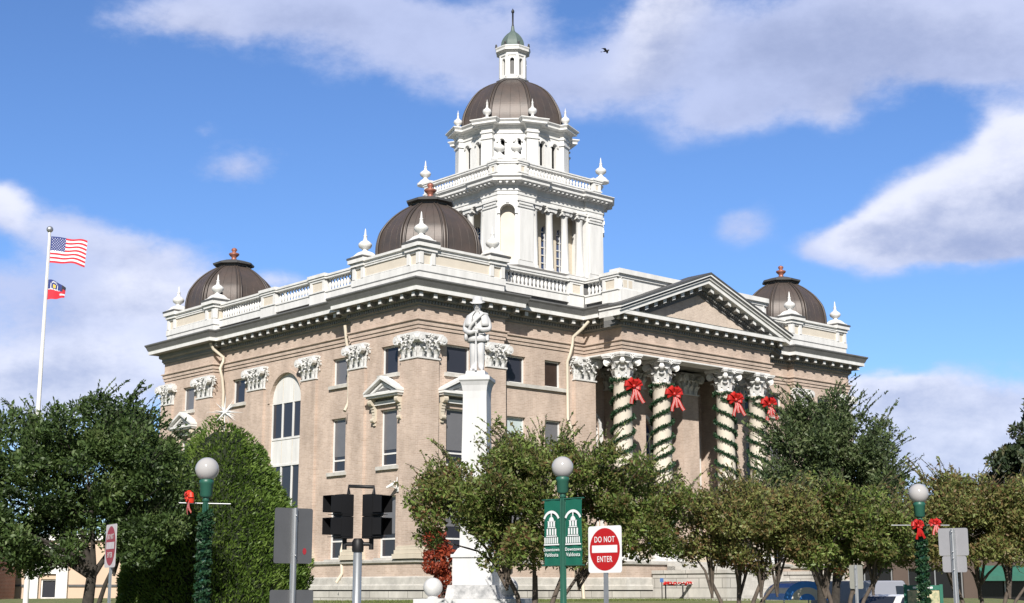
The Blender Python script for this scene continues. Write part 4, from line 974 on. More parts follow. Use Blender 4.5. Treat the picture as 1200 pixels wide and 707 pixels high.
# ---- rainwater pipes and fittings on the walls
def downspout(pts, name='downspout'): m = MB(); m.tube(pts, .075, 8); return m.build(name, 'pale_cream', CH)
downspout([(-.45, 16.55, 13.9), (-.3, 16.5, 13.6), (.2, 16.3, 13.2), (.16, 16.25, 12.95), (-.02, 16.22, 12.6), (.12, 16.2, 12.1), (.22, 16.2, 11.4), (.22, 16.2, 2.9)])
downspout([(-.1, 5.25, 13.3), (-.02, 5.2, 12.5), (.12, 5.2, 12.1), (.16, 5.2, 10.1), (.12, 5.2, 9.75), (-.12, 5.1, 9.4)])
downspout([(.12, 5.3, 3.6), (-.05, 5.2, 3.25), (-.14, 4.98, 2.3), (-.35, 5.1, 1.9)])
downspout([(9.65, -.55, 13.9), (9.45, -.3, 13.55), (9.25, .1, 13.2), (9.2, .14, 12.75), (9.05, .1, 12.4), (8.98, .24, 12.0), (8.98, .24, 9.4), (8.92, .12, 9.2), (9.15, .12, 8.8), (9.2, .2, 8.5), (9.2, .2, 3.1), (9.2, -.0, 2.9), (9.2, 0.02, 2.3), (9.4, -.2, 1.9), (9.42, -.25, 1.2)])
def wall_lamp(w, s, z):
    m = MB(); w.box(m, s - .08, s + .08, -.06, 0, z - .1, z + .1); w.tube(m, [(s, -.05, z), (s - .05, -.3, z + .1)], .03); w.tube(m, [(s - .25, -.45, z + .06), (s + .08, -.22, z + .26)], [.05, .10], 8); w.tube(m, [(s + .1, -.2, z + .05), (s + .04, -.12, z + .5)], .02)
    m.build('flood_lamp', 'white', CH)
wall_lamp(W_side_near, 4.87 - 1.2, 5.75); wall_lamp(W_front_pav, .15, 5.9)

# ---------------------------------------------------------------- vegetation
def nv(a): return np.array(a, float)
def unit(n): v = rng.normal(size=(n, 3)); return v / np.linalg.norm(v, axis=1, keepdims=True)
def crown_points(clumps, per, up=0.35):
    P, D = [], []
    for c, r in clumps:
        n = int(per * (r.mean() / 0.5) ** 2); d = unit(n); rad = rng.uniform(0.25, 1.0, n) ** 0.6
        P.append(c + d * r * rad[:, None]); D.append(d * .8 + unit(n) * .9 + nv([0, 0, up]))
    return np.concatenate(P), np.concatenate(D)
def sample_clumps(env, n, rr, flat=0.8, shell=0.55):
    out = []; wts = nv([e[6] for e in env]); wts /= wts.sum()
    for i in range(n):
        e = env[rng.choice(len(env), p=wts)]; d = unit(1)[0]; q = rng.uniform() ** (1 - shell)
        r = rng.uniform(*rr); out.append((nv(e[:3]) + d * nv(e[3:6]) * q, nv([r, r, r * flat])))
    return out
def shoots(clumps, n, ln, leaf_step=.045, out=.7, zmin=None, centre=None):
    P, D, tips, stems = [], [], [], []
    cs = [c for c, r in clumps]; zs = nv([c[2] for c in cs]); order = np.argsort(-zs)
    for i in range(n):
        c = cs[order[int(rng.uniform() ** 1.3 * len(order) * .8)]]
        o = (c - centre); o[2] = 0; o /= np.linalg.norm(o) + 1e-6
        d = nv([0, 0, 1]) + o * rng.uniform(0, out) + unit(1)[0] * .3; d /= np.linalg.norm(d); L = rng.uniform(*ln)
        k = int(L / leaf_step); t = np.linspace(0, 1, k)[:, None]
        pts = c + d * t * L + o * (t ** 2) * L * .25 - nv([0, 0, 1]) * (t ** 2) * L * .12
        P.append(pts); D.append(unit(k) * .9 + d * .7); tips.append(pts[-1]); stems.append(pts[::max(1, k // 4)])
    return np.concatenate(P), np.concatenate(D), nv(tips), stems
def tree(name, label, cat, x, y, env, n, rr, per, leaf, leafmat, bark, stems, fork, lrad, group=None, nshoot=0, shoot_len=(.5, 1.1), flat=.8, shell=.55, seeds=0, limb_n=14, up=.35, out=.7):
    """env is in world coordinates; the crown is stored relative to the tree's own base"""
    z0 = lawn_z(x, y) if x < 13.2 else 0.0; base = nv([x, y, z0]); root = thing(name, label, cat, (x, y, z0), 0, group)
    env = [tuple(nv(e[:3]) - base) + tuple(e[3:]) for e in env]
    cl = sample_clumps(env, n, rr, flat, shell); cen = np.mean([c for c, r in cl], axis=0)
    P, D = crown_points(cl, per, up); tb = MB()
    ns = len(stems); forks = []
    for (dx, dy, tx, ty, r0) in stems:
        pts = [(dx, dy, -.05), (dx + (tx - dx) * .25, dy + (ty - dy) * .25, fork * .4), (dx + (tx - dx) * .6 + random.uniform(-.04, .04), dy + (ty - dy) * .6, fork * .75), (tx, ty, fork)]
        tb.tube(pts, [r0 * 1.35, r0, r0 * .85, r0 * .75], 8); forks.append((Vector((tx, ty, fork)), r0))
    idx = rng.permutation(len(cl))[:limb_n]
    for i in idx:
        c = Vector(cl[i][0]); f, r0 = min(forks, key=lambda q: (q[0].xy - c.xy).length + random.uniform(0, .6))
        mid = f.lerp(c, .45) + Vector((random.uniform(-.15, .15), random.uniform(-.15, .15), (c.z - f.z) * .12 + .05))
        st = f - Vector((0, 0, random.uniform(0, .35)))
        tb.tube([st, f.lerp(mid, .5) + Vector((0, 0, .03)), mid, c], [r0 * .62, r0 * lrad, r0 * lrad * .7, r0 * .14], 6)
        for q in range(2):
            e = c + Vector(unit(1)[0]) * .55; tb.tube([mid.lerp(c, .5), e.lerp(mid, .3), e], [r0 * .2, r0 * .14, r0 * .05], 4)
    if nshoot:
        p2, d2, tips, ss = shoots(cl, nshoot, shoot_len, centre=cen, out=out); P = np.concatenate([P, p2]); D = np.concatenate([D, d2])
        for q in ss: tb.tube([tuple(p) for p in q], .008, 3)
        if seeds:
            k = tips[rng.permutation(len(tips))[:seeds]]; sp = np.repeat(k, 40, axis=0) + rng.normal(size=(len(k) * 40, 3)) * nv([.07, .07, .1])
            P = np.concatenate([P, sp]); D = np.concatenate([D, unit(len(sp))])
    s = np.clip(np.exp(rng.normal(0, .38, len(P))), .45, 2.0)
    tb.build('trunk', bark, root)
    leaves('crown', P, D, leaf[0] * s, leaf[1] * s, leafmat, root)
    return root

tree('oak_tree', 'large dark green oak with a short black trunk at the far left of the lawn', 'tree', -11.6, 40,
     [(-12.2, 40, 4.3, 3.6, 2.6, 1.9, 5), (-11.4, 40, 5.75, 2.1, 1.8, .95, 2.2), (-10.2, 39.6, 4.7, 1.1, 1.2, 1.3, 1), (-10.1, 39.4, 3.0, 1.2, 1.2, .9, 1.0), (-13.9, 39.8, 5.4, 1.2, 1.5, .9, .8), (-14.8, 40, 3.6, 2.0, 2, 1.5, 1.8), (-13.4, 39.2, 2.6, 1.6, 1.2, .7, 1.3)],
     185, (.38, .72), 460, (.105, .05), 'oak_leaf', 'bark', [(0, 0, .15, 0, .17), (.15, 0, .75, -.1, .07)], 2.1, .33, nshoot=420, shoot_len=(.5, 1.1), limb_n=26, out=.6)
tree('oak_tree', 'tall airy grey-green oak rising behind the small trees, right of the portico columns', 'tree', 10.3, 48,
     [(10.4, 48, 5.6, 2.1, 2, 1.9, 4), (11.9, 48, 4.8, 1.7, 1.6, 1.4, 2.2), (9.3, 48, 4.6, 1.2, 1.2, 1.3, 1.3), (10.4, 48, 7.1, 1.1, 1.2, .9, 1.1), (12.3, 48, 6.3, .9, 1, .8, .7), (10.8, 47.5, 3.4, 2.2, 1.6, .9, 1.4)],
     185, (.34, .66), 330, (.11, .05), 'far_oak_leaf', 'bark', [(-.15, 0, -.25, 0, .16), (.2, 0, .35, .1, .16)], 1.9, .45, nshoot=560, shoot_len=(.6, 1.3), limb_n=26, out=.9)
MY = 'crape myrtles on the lawn'
tree('crape_myrtle', 'spreading green and rusty crape myrtle in front of the white monument', 'tree', .45, 31.8,
     [(.3, 31.8, 3.55, 2.4, 1.9, 1.0, 5), (.9, 31.8, 4.35, 1.5, 1.4, .55, 1.8), (-1.5, 31.6, 3.6, .8, 1, .75, 1.1), (2.5, 31.8, 3.7, 1.1, 1.2, .95, 1.8), (-1.75, 31.5, 2.9, .5, .6, .35, .45), (.9, 31.3, 2.55, 2.1, 1.3, .5, 1.5), (2.9, 31.8, 2.8, .8, 1, .5, .7), (-.65, 31.2, 3.5, .6, .7, .8, 1.3), (3.5, 31.9, 3.3, .5, .8, .7, .8)],
     225, (.22, .44), 800, (.080, .036), 'myrtle_leaf', 'smooth_bark', [(-.1, 0, -.55, 0, .06), (0, .1, .05, .1, .075), (.12, -.05, .65, 0, .06), (.3, .1, 1.0, .2, .045)], 1.75, .55, MY, nshoot=380, shoot_len=(.35, .9), seeds=14, limb_n=34, up=.2)
tree('crape_myrtle', 'rust-tinged crape myrtle below the four garlanded columns', 'tree', 5.1, 33,
     [(5.3, 33, 3.2, 1.5, 1.4, .85, 4), (4.3, 33, 2.9, .75, .9, .6, 1.2), (6.2, 33, 3.2, 1.0, 1.1, .8, 2), (5.2, 32.7, 2.4, 1.4, 1.1, .45, 1)],
     135, (.22, .44), 780, (.080, .036), 'autumn_myrtle_leaf', 'smooth_bark', [(-.1, 0, -.6, 0, .05), (0, .1, .02, .1, .06), (.12, -.05, .5, 0, .055), (.05, .1, .9, .2, .045)], 1.6, .55, MY, nshoot=260, shoot_len=(.35, .85), seeds=10, limb_n=26, up=.2)
tree('crape_myrtle', 'low olive-green crape myrtle beside the tan sign back, left of the bow-hung lamp', 'tree', 7.55, 33.5,
     [(7.5, 33.5, 3.05, 1.3, 1.3, .8, 4), (8.5, 33.6, 2.9, .8, 1, .7, 2), (7.6, 33.2, 2.4, 1.3, 1, .35, .8)],
     120, (.22, .44), 780, (.080, .036), 'myrtle_leaf', 'smooth_bark', [(-.1, 0, -.4, 0, .06), (.1, .1, .3, .1, .06), (.12, -.05, .7, 0, .05)], 1.6, .55, MY, nshoot=220, shoot_len=(.3, .8), seeds=5, limb_n=22, up=.2)
tree('crape_myrtle', 'yellow-green and rust crape myrtle behind the blank grey sign at the right edge', 'tree', 11.6, 36,
     [(11.2, 36, 3.5, 1.7, 1.5, .85, 4), (12.6, 36, 3.4, 1.2, 1.3, .9, 2.5), (10.0, 35.7, 3.0, .8, 1, .8, 1.3), (11.4, 35.7, 2.6, 1.9, 1.1, .45, 1.2)],
     180, (.24, .48), 720, (.085, .038), 'autumn_myrtle_leaf', 'smooth_bark', [(-.35, 0, -.7, 0, .06), (0, .1, -.1, .1, .06), (.25, -.05, .6, 0, .06), (.4, .1, 1.1, .2, .045)], 1.55, .55, MY, nshoot=300, shoot_len=(.3, .85), seeds=6, limb_n=28, up=.2)
tree('magnolia_tree', 'dark glossy magnolia showing at the far right above the crape myrtle', 'tree', 21.8, 58,
     [(22.0, 58, 6.0, 2.4, 2.2, 2.4, 4), (22.0, 58, 8.0, 1.5, 1.5, 1.5, 2), (20.2, 58, 5.9, 1.2, 1.5, 1.4, 1.4)],
     110, (.4, .7), 300, (.19, .085), 'magnolia_leaf', 'bark', [(0, 0, .2, 0, .2)], 2.2, .4, limb_n=16, shell=.5, nshoot=40, shoot_len=(.4, .8))
tree('red_shrub', 'small shrub with brick-red leaves beside the monument base', 'shrub', -1.85, 39.6,
     [(-1.95, 39.6, 2.3, .38, .45, .6, 3), (-2.1, 39.6, 2.9, .3, .3, .3, 1), (-1.75, 39.6, 1.6, .35, .4, .5, 1)],
     44, (.16, .28), 520, (.09, .055), 'red_leaf', 'smooth_bark', [(0, 0, 0, 0, .03), (.08, 0, .15, 0, .025)], .9, .5, limb_n=8)

def conifer():
    x, y = -9.2, 46; z0 = lawn_z(x, y); root = thing('clipped_cypress', 'big clipped bright green evergreen cone topped by a white star', 'tree', (x, y, z0))
    prof = [(0.0, 2.98), (1.3, 3.08), (2.2, 2.98), (3.0, 2.76), (3.85, 2.4), (4.5, 2.05), (5.05, 1.72), (5.5, 1.4), (5.83, 1.1), (6.15, .78), (6.42, .42), (6.6, .05)]
    prof = [(z - .05, r) for z, r in prof]; zz = nv([p[0] for p in prof]); rr = nv([p[1] for p in prof])
    m = MB(); m.lathe([(max(.02, r * .86), z) for z, r in prof[:-1]], 40); m.v = [(v[0] - .2 * (1 - v[2] / 6.6), v[1], v[2]) for v in m.v]; m.build('dark_core', 'cypress_core', root)  # near-black solid added as inner shade, so foliage gaps are not see-through
    m = MB(); m.tube([(0, 0, -.1), (0, 0, 1.0)], [.2, .16], 8); m.build('trunk', 'bark', root)
    n = 52000; z = rng.uniform(0, 1, n * 2); zc = 6.6 * z; keep = rng.uniform(0, 3.2, n * 2) < np.interp(zc, zz, rr) + .12; zc = zc[keep][:n]; n = len(zc); a = rng.uniform(0, 2 * np.pi, n)
    # tufts: a lumpy surface
    lump = np.zeros(n)
    for k in range(420):
        za, aa = rng.uniform(0, 6.6), rng.uniform(0, 2 * np.pi); R0 = np.interp(za, zz, rr) + .1
        da = (a - aa + np.pi) % (2 * np.pi) - np.pi; lump += np.exp(-((da * R0) ** 2 + (zc - za) ** 2) / .045) * rng.uniform(.5, 1.1)
    r = np.interp(zc, zz, rr) * .94 + np.minimum(lump, 1.6) * .17 - rng.uniform(0, 1, n) ** 2 * .22
    r = np.maximum(r, .02)
    P = np.stack([r * np.cos(a) - .2 * (1 - zc / 6.6), r * np.sin(a), zc + lump * .05], 1); D = np.stack([np.cos(a), np.sin(a), np.full(n, .75)], 1) + rng.normal(size=(n, 3)) * .45
    leaves('foliage', P, D, rng.uniform(.10, .2, n), rng.uniform(.035, .06, n), 'cypress_leaf', root)
    return z0 + 6.6
ctop = conifer()
def star(x, y, z):
    root = MB(); random.seed(5)
    for k in range(22):
        d = Vector(unit(1)[0]); d.y *= .6; d.normalize(); L = .52 if k % 3 == 0 else random.uniform(.25, .42); t = d.orthogonal().normalized(); w = d.cross(t); b_ = .028
        vs = [t * b_, w * b_, -t * b_, -w * b_, d * L]; root.add(vs, [(0, 1, 4), (1, 2, 4), (2, 3, 4), (3, 0, 4), (3, 2, 1, 0)])
    for k in range(8):
        a = k * math.pi / 4; d = Vector((math.cos(a), 0, math.sin(a))); L = .62 if k % 2 == 0 else .42; t = Vector((0, 1, 0)); w = d.cross(t)
        vs = [t * .03, w * .03, -t * .03, -w * .03, d * L]; root.add(vs, [(0, 1, 4), (1, 2, 4), (2, 3, 4), (3, 0, 4), (3, 2, 1, 0)])
    root.sphere((0, 0, 0), .08, 8); root.tube([(0, 0, 0), (0, 0, -.6)], .02, 6)
    tag(root.build('star_topper', 'white', None, (x, y, z)), 'white spiky star ornament on the tip of the clipped evergreen', 'star ornament')
star(-9.2, 45.9, ctop + .42)

# ---------------------------------------------------------------- garlands and bows
def garland_leaves(name, pts, thick, per, parent=None, ln=.12, wd=.05, loc=(0, 0, 0)):
    P = np.repeat(nv(pts), per, axis=0); d = unit(len(P)); P = P + d * thick * rng.uniform(.2, 1, (len(P), 1)); D = d + unit(len(P)) * .7
    return leaves(name, P, D, rng.uniform(.7, 1.2, len(P)) * ln, wd, 'garland_leaf', parent, loc)
bow_me = None
def bow_mesh(sc, seed):
    r = random.Random(seed); m = MB()
    def strip(path, wid, wdir, stripe=False):
        """ribbon with a pale stripe; path is a list of points, wdir the direction of its width"""
        n = len(path); cols = (-1, -.42, -.16, .16, .42, 1); vs = []
        for p, w_ in zip(path, wid):
            for c in cols: vs.append(Vector(p) + Vector(wdir) * c * w_)
        k = len(cols)
        for j in range(k - 1):
            m.add([v for i in range(n) for v in (vs[i * k + j], vs[i * k + j + 1])], [(2 * i, 2 * i + 1, 2 * i + 3, 2 * i + 2) for i in range(n - 1)], 1 if stripe and j in (1, 3) else 0)
    for ang, L, tilt in ((18, .40, 0), (162, .40, 0), (48, .36, .05), (132, .36, .05), (-12, .34, -.04), (192, .34, -.04), (82, .28, .08)):
        a = R(ang + r.uniform(-6, 6)); d = Vector((math.cos(a), 0, math.sin(a))); w = Vector((-math.sin(a), 0, math.cos(a))); path = []; wid = []
        for i in range(11):
            t = i / 10; rad = math.sin(t * math.pi) ** .75; y = -.10 - .15 * math.cos(t * math.pi) * math.sin(t * math.pi) * 1.6 - tilt
            path.append(d * L * rad + Vector((0, y, 0))); wid.append(.035 + .085 * math.sin(t * math.pi))
        strip(path, wid, w)
    for dx, L in ((-.10, .66), (.46, .60), (.16, .5)):
        path = [Vector((dx * t + .03 * math.sin(6 * t), -.10 - .06 * math.sin(3 * t), -.05 - L * t)) for t in (0, .2, .4, .6, .8, 1)]; strip(path, [.04, .06, .07, .075, .08, .085], Vector((.93, 0, dx)).normalized(), True)
    m.sphere((0, -.15, 0), .085, 8, 0)
    for i in range(len(m.v)): m.v[i] = tuple(sc * c for c in m.v[i])
    return m
ORD = ['leftmost', 'second', 'third', 'rightmost']
for i, u in enumerate(COLU):
    sg = 1 if i < 2 else -1; pts = []
    for k in range(1600):
        t = (k // 2) / 799; z = 3.5 + 7.35 * t; a = -math.pi / 2 + sg * (z - 10.6) / 1.34 * 2 * math.pi + math.pi * (k % 2); rc = CR + .05
        pts.append((rc * math.cos(a), rc * math.sin(a), z))
    for k in range(90): a = k / 90 * 2 * math.pi; pts.append(((CR + .06) * math.cos(a), (CR + .06) * math.sin(a), 11.10 + .05 * math.sin(5 * a)))
    w = O + UD * u + VD * COLV
    lab = ['green garland winding up to the right round the leftmost portico column', 'green garland winding up to the right round the second portico column from the left', 'green garland winding down to the right round the third portico column from the left', 'green garland round the rightmost portico column, half hidden by the oak']
    g = garland_leaves('garland', pts, .112, 7, None, .11, .058, (w.x, w.y, 0)); g.rotation_euler = (0, 0, HD); tag(g, lab[i], 'garland', 'garlands on the portico columns')
    labb = ['big red ribbon bow tied on the leftmost portico column', 'red ribbon bow on the second portico column from the left', 'red ribbon bow on the third portico column from the left', 'red ribbon bow on the rightmost portico column, just left of the oak']
    o = bow_mesh(1.15, i).build('ribbon_bow', ['ribbon_red', 'bow_white'], None); q = O + UD * (u + .12 + .10 * (i % 2)) + VD * (COLV - CR - .06); o.location = (q.x, q.y, 10.78 - .12 * (i == 1)); o.rotation_euler = (0, 0, HD - .35)
    tag(o, labb[i], 'bow', 'red bows on the portico columns')

# ---------------------------------------------------------------- soldier monument
def skin_body(verts, edges, name, sub=2):
    me = bpy.data.meshes.new(name); me.from_pydata([v[:3] for v in verts], edges, [])
    o = bpy.data.objects.new(name, me); COL.objects.link(o)
    md = o.modifiers.new('s', 'SKIN'); md.use_smooth_shade = True
    for i, v in enumerate(verts): me.skin_vertices[0].data[i].radius = (v[3], v[4] if len(v) > 4 else v[3])
    me.skin_vertices[0].data[0].use_root = True
    o.modifiers.new('d', 'SUBSURF').levels = sub
    dg = bpy.context.evaluated_depsgraph_get(); dg.update(); out = bpy.data.meshes.new_from_object(o.evaluated_get(dg)); bpy.data.objects.remove(o)
    for p in out.polygons: p.use_smooth = True
    return out
def monument():
    x, y = -.93, 38.0; z0 = lawn_z(x, y); root = thing('soldier_monument', 'white marble monument: a standing soldier in a hat on a tall square shaft', 'monument', (x, y, z0), R(-10)); b0 = -z0
    def sq(m, h0, h1, z0_, z1_, mi=0): m.lathe([(h0 * 1.41421, z0_ + b0), (h1 * 1.41421, z1_ + b0)], 4, mi=mi, smooth=False, rot=math.pi / 4)
    m = MB(); sq(m, 1.95, 1.95, z0 - .05, .62); sq(m, 1.65, 1.65, .622, 1.0); sq(m, 1.34, 1.34, 1.002, 1.38); m.build('stepped_base', 'marble', root)
    m = MB(); sq(m, .68, .62, 1.382, 1.72); m.build('rough_stone', 'stained_marble', root)
    m = MB(); sq(m, .52, .52, 1.722, 2.42); sq(m, .56, .56, 2.422, 2.5); sq(m, .5, .40, 2.502, 2.66); m.build('inscription_block', 'marble', root)
    m = MB(); sq(m, .37, .315, 2.662, 6.55); prof = [(.315, 6.55), (.32, 6.75), (.345, 6.9), (.385, 7.0), (.42, 7.04), (.42, 7.13), (.36, 7.17)]
    m.lathe([(r * 1.41421, z + b0) for r, z in prof], 4, smooth=False, rot=math.pi / 4); m.build('shaft', 'marble', root)
    m = MB(); sq(m, .27, .25, 7.172, 7.30); m.build('statue_plinth', 'marble', root)
    for k, (dx, dy) in enumerate(((-.93, -.93), (1.02, -.93))):
        m = MB(); m.lathe([(.16, 1.382 + b0), (.13, 1.42 + b0), (.13, 1.44 + b0)], 16, (dx, dy, 0)); m.sphere((dx, dy, 1.66 + b0), .245, 20); m.build('stone_ball', 'marble', root)
    # figure: facing -y, about 2.05 m to the hat
    V = [(0, 0, 1.00, .165, .14), (0, -.01, 1.2, .185, .14), (0, .0, 1.36, .215, .145), (0, .02, 1.50, .20, .115), (0, .015, 1.60, .075, .075), (0, -.01, 1.70, .09, .10), (0, -.015, 1.81, .098, .112), (0, 0, 1.89, .07, .08),
         (.09, 0, .90, .15, .14), (.095, -.05, .52, .118, .115), (.105, .0, .30, .105, .105), (.105, .0, .11, .085, .09), (.135, -.11, .05, .06, .05), (.15, -.21, .04, .045, .038),
         (-.09, 0, .90, .15, .14), (-.095, -.01, .51, .118, .115), (-.105, .04, .29, .105, .105), (-.105, .04, .11, .085, .09), (-.135, -.07, .05, .06, .05), (-.15, -.17, .04, .045, .038),
         (.235, .02, 1.46, .11, .11), (.305, .0, 1.24, .095, .10), (.31, -.03, 1.13, .088, .09), (.18, -.19, 1.10, .072, .07), (.07, -.245, 1.13, .05, .042), (.02, -.26, 1.13, .05, .035),
         (-.235, .02, 1.46, .11, .11), (-.305, .0, 1.23, .095, .10), (-.31, -.03, 1.11, .088, .09), (-.17, -.20, 1.03, .072, .07), (-.05, -.25, 1.05, .05, .042), (-.0, -.26, 1.05, .05, .035)]
    E = [(0, 1), (1, 2), (2, 3), (3, 4), (4, 5), (5, 6), (6, 7), (0, 8), (8, 9), (9, 10), (10, 11), (11, 12), (12, 13), (0, 14), (14, 15), (15, 16), (16, 17), (17, 18), (18, 19), (3, 20), (20, 21), (21, 22), (22, 23), (23, 24), (24, 25), (3, 26), (26, 27), (27, 28), (28, 29), (29, 30), (30, 31)]
    # fingers closing round the rifle barrel
    for base, sgn, zc in ((25, -1, 1.13), (31, 1, 1.05)):
        bx = V[base][0]
        for k in range(4):
            zz = zc + .03 - .022 * k; i = len(V); V.append((bx + sgn * .04, -.295, zz, .013)); V.append((bx + sgn * .06, -.265, zz, .011)); E += [(base, i), (i, i + 1)]
        i = len(V); V.append((bx + sgn * .02, -.24, zc + .06, .014)); E.append((base, i))
    me = skin_body(V, E, 'soldier_figure'); me.materials.append(MATS['marble'])
    fig = link('soldier_figure', me, root, (0, 0, 7.30 + b0), R(4))
    m = MB(); m.lathe([(.205, 1.85), (.21, 1.862), (.18, 1.885), (.135, 1.89), (.130, 1.97), (.115, 2.04), (.07, 2.065), (.01, 2.06)], 20); h = m.build('hat', 'marble', fig)
    for v in h.data.vertices: v.co.z += .03 * (abs(v.co.x) / .21 if abs(v.co.x) > .14 else 0) + .18 * v.co.y; v.co.y -= .015
    m = MB(); m.tube([(0, -.115, 1.81), (0, -.145, 1.765), (0, -.11, 1.745)], [.012, .025, .014], 6)
    for k in (-1, 1): m.sphere((k * .04, -.108, 1.805), .015, 6); m.sphere((k * .10, .0, 1.78), .025, 6, sc=(.5, 1, 1.5))
    m.box(-.033, .033, -.12, -.10, 1.705, 1.717); m.box(-.045, .045, -.125, -.10, 1.728, 1.745); m.build('face', 'marble', fig)
    m = MB(); K = 22; rows = ((1.63, .09, .09), (1.58, .16, .12), (1.51, .265, .16), (1.40, .31, .18), (1.30, .33, .19), (1.22, .34, .195)); vs = []
    for z, rx, ry in rows:
        for k in range(K + 1):
            a = R(-90 + 24) + R(360 - 48) * k / K; w_ = 1 + .05 * math.sin(7 * a) * (1.63 - z) / .4; vs.append((rx * w_ * math.cos(a), ry * w_ * math.sin(a) + .01, z))
    fs = [(i * (K + 1) + k, i * (K + 1) + k + 1, (i + 1) * (K + 1) + k + 1, (i + 1) * (K + 1) + k) for i in range(len(rows) - 1) for k in range(K)]
    m.add(vs, fs, 0, True); cp = m.build('cape', 'marble', fig); sm = cp.modifiers.new('t', 'SOLIDIFY'); sm.thickness = .03
    m = MB(); m.lathe([(.20, 1.0), (.24, .93), (.275, .80), (.265, .80), (.18, 1.0), (.20, 1.05), (.20, 1.0)], 22, cap=False)
    for i in range(len(m.v)): v = m.v[i]; m.v[i] = (v[0], v[1] * .78, v[2])
    m.box(-.205, .205, -.165, .15, 1.0, 1.045); m.build('jacket_skirt', 'marble', fig)
    m = MB(); pts = [(.25, .05, 1.56), (.15, -.14, 1.55), (.02, -.20, 1.42), (-.14, -.20, 1.24), (-.24, -.12, 1.06), (-.25, .08, .96)]; m.tube(pts, [.045, .05, .05, .045, .04, .04], 8); m.build('blanket_roll', 'marble', fig)
    m = MB(); m.sphere((-.29, -.06, .93), .115, 10, sc=(.5, 1, 1)); m.build('canteen', 'marble', fig); m = MB(); m.box(.23, .31, -.05, .13, .84, 1.0); m.build('cartridge_pouch', 'marble', fig)
    m = MB(); m.tube([(0, -.28, 1.30), (0, -.28, .75)], [.018, .022], 8); m.tube([(0, -.28, .76), (.0, -.27, .35), (.0, -.25, .2)], [.028, .034, .04], 8); m.box(-.03, .03, -.31, -.2, .0, .22); m.build('rifle', 'marble', fig)
monument()

# ---------------------------------------------------------------- street furniture
LPG = 'green street lamps with white globes'
def street_lamp(x, y, gz, label, z0, rg=.212):
    root = thing('street_lamp', label, 'street lamp', (x, y, z0), 0, LPG); h = gz - z0
    m = MB(); m.lathe([(.24, 0), (.24, .12), (.18, .2), (.16, .7), (.10, .8), (.08, .9), (.058, 1.0), (.048, h - .58), (.075, h - .57), (.052, h - .53), (.065, h - .49)], 16)
    for k in range(10): a = 2 * math.pi * k / 10; m.tube([(.057 * math.cos(a), .057 * math.sin(a), 1.0), (.048 * math.cos(a), .048 * math.sin(a), h - .58)], .009, 4)
    m.build('post', 'lamp_green', root)
    m = MB(); m.lathe([(.085, h - .50), (.112, h - .47), (.118, h - .27), (.13, h - .255), (.13, h - .21), (.11, h - .18)], 18); m.build('globe_holder', 'lamp_green', root)
    m = MB(); m.sphere((0, 0, h), rg, 24); m.build('globe', 'globe', root); return root
lamps = [(-5.49, 26, 3.73, 'green street lamp wound with garland in front of the clipped evergreen'), (.98, 28, 3.93, 'green street lamp carrying two green banners in front of the central tree'), (8.70, 31, 3.62, 'garland-wrapped green street lamp with red bows on both sides, near the blank grey sign')]
for x, y, gz, lb in lamps: street_lamp(x, y, gz, lb, .15 if y < 30 else lawn_z(x, y))
def lamp_arm(x, y, z, a, L, z0, name='banner_arm'):
    pass
for i, (x, y, gz, top, lb) in enumerate(((-5.49, 26, 3.73, 2.95, 'leafy garland wound down the street lamp before the clipped evergreen'), (8.70, 31, 3.62, 2.95, 'leafy garland wound down the street lamp by the map board'))):
    z0 = .15 if y < 30 else lawn_z(x, y); pts = []
    for k in range(1300): t = k / 1299; z = .35 + (top - .35) * t; a = t * 2 * math.pi * 15; pts.append((.085 * math.cos(a), .085 * math.sin(a), z - z0))
    tag(garland_leaves('garland', pts, .065, 5, None, .09, .045, (x, y, z0)), lb, 'garland', 'garlands on the street lamps')
def arm_bar(x, y, z, dx0, dx1, ang):
    m = MB(); c, s = math.cos(ang), math.sin(ang); m.tube([(dx0 * c, dx0 * s, 0), (dx1 * c, dx1 * s, 0)], .013, 6)
    return m, (x, y, z)
for o in list(bpy.data.objects):
    if o.name.startswith('street_lamp') and o.parent is None:
        x = o.location.x; gz = {round(l[0], 2): l[2] for l in lamps}[round(x, 2)]; z0 = o.location.z; m = MB()
        if x < 0: m.tube([(-.48, 0, gz - .60 - z0), (.45, 0, gz - .62 - z0)], .012, 6)
        elif x > 5: m.tube([(-.62, 0, gz - .67 - z0), (.62, 0, gz - .67 - z0)], .012, 6)
        else:
            for zz in (3.32, 2.06):
                m.tube([tuple(VD * -.58 + Vector((0, 0, zz - z0))), tuple(VD * .58 + Vector((0, 0, zz - z0)))], .014, 6)
        m.build('banner_arm', 'galvanised' if abs(x) > 2 else 'lamp_green', o)
def small_bow(x, y, z, rot, label, mats, sc):
    o = bow_mesh(sc, int(x * 10) % 7).build('ribbon_bow', mats, None, (x, y, z), rot); tag(o, label, 'bow', 'red bows on the street lamps')
small_bow(-5.72, 25.86, 3.20, R(-62), 'orange-red ribbon bow with long tails on the lamp before the evergreen', ['ribbon_orange', 'bow_white'], .40)
small_bow(8.56, 30.8, 2.93, R(25), 'round red bow on the left side of the lamp by the grey sign', ['ribbon_red', 'ribbon_red'], .40)
small_bow(8.98, 30.85, 2.98, R(-30), 'narrow red bow on the right side of the lamp by the grey sign', ['ribbon_red', 'bow_white'], .34)

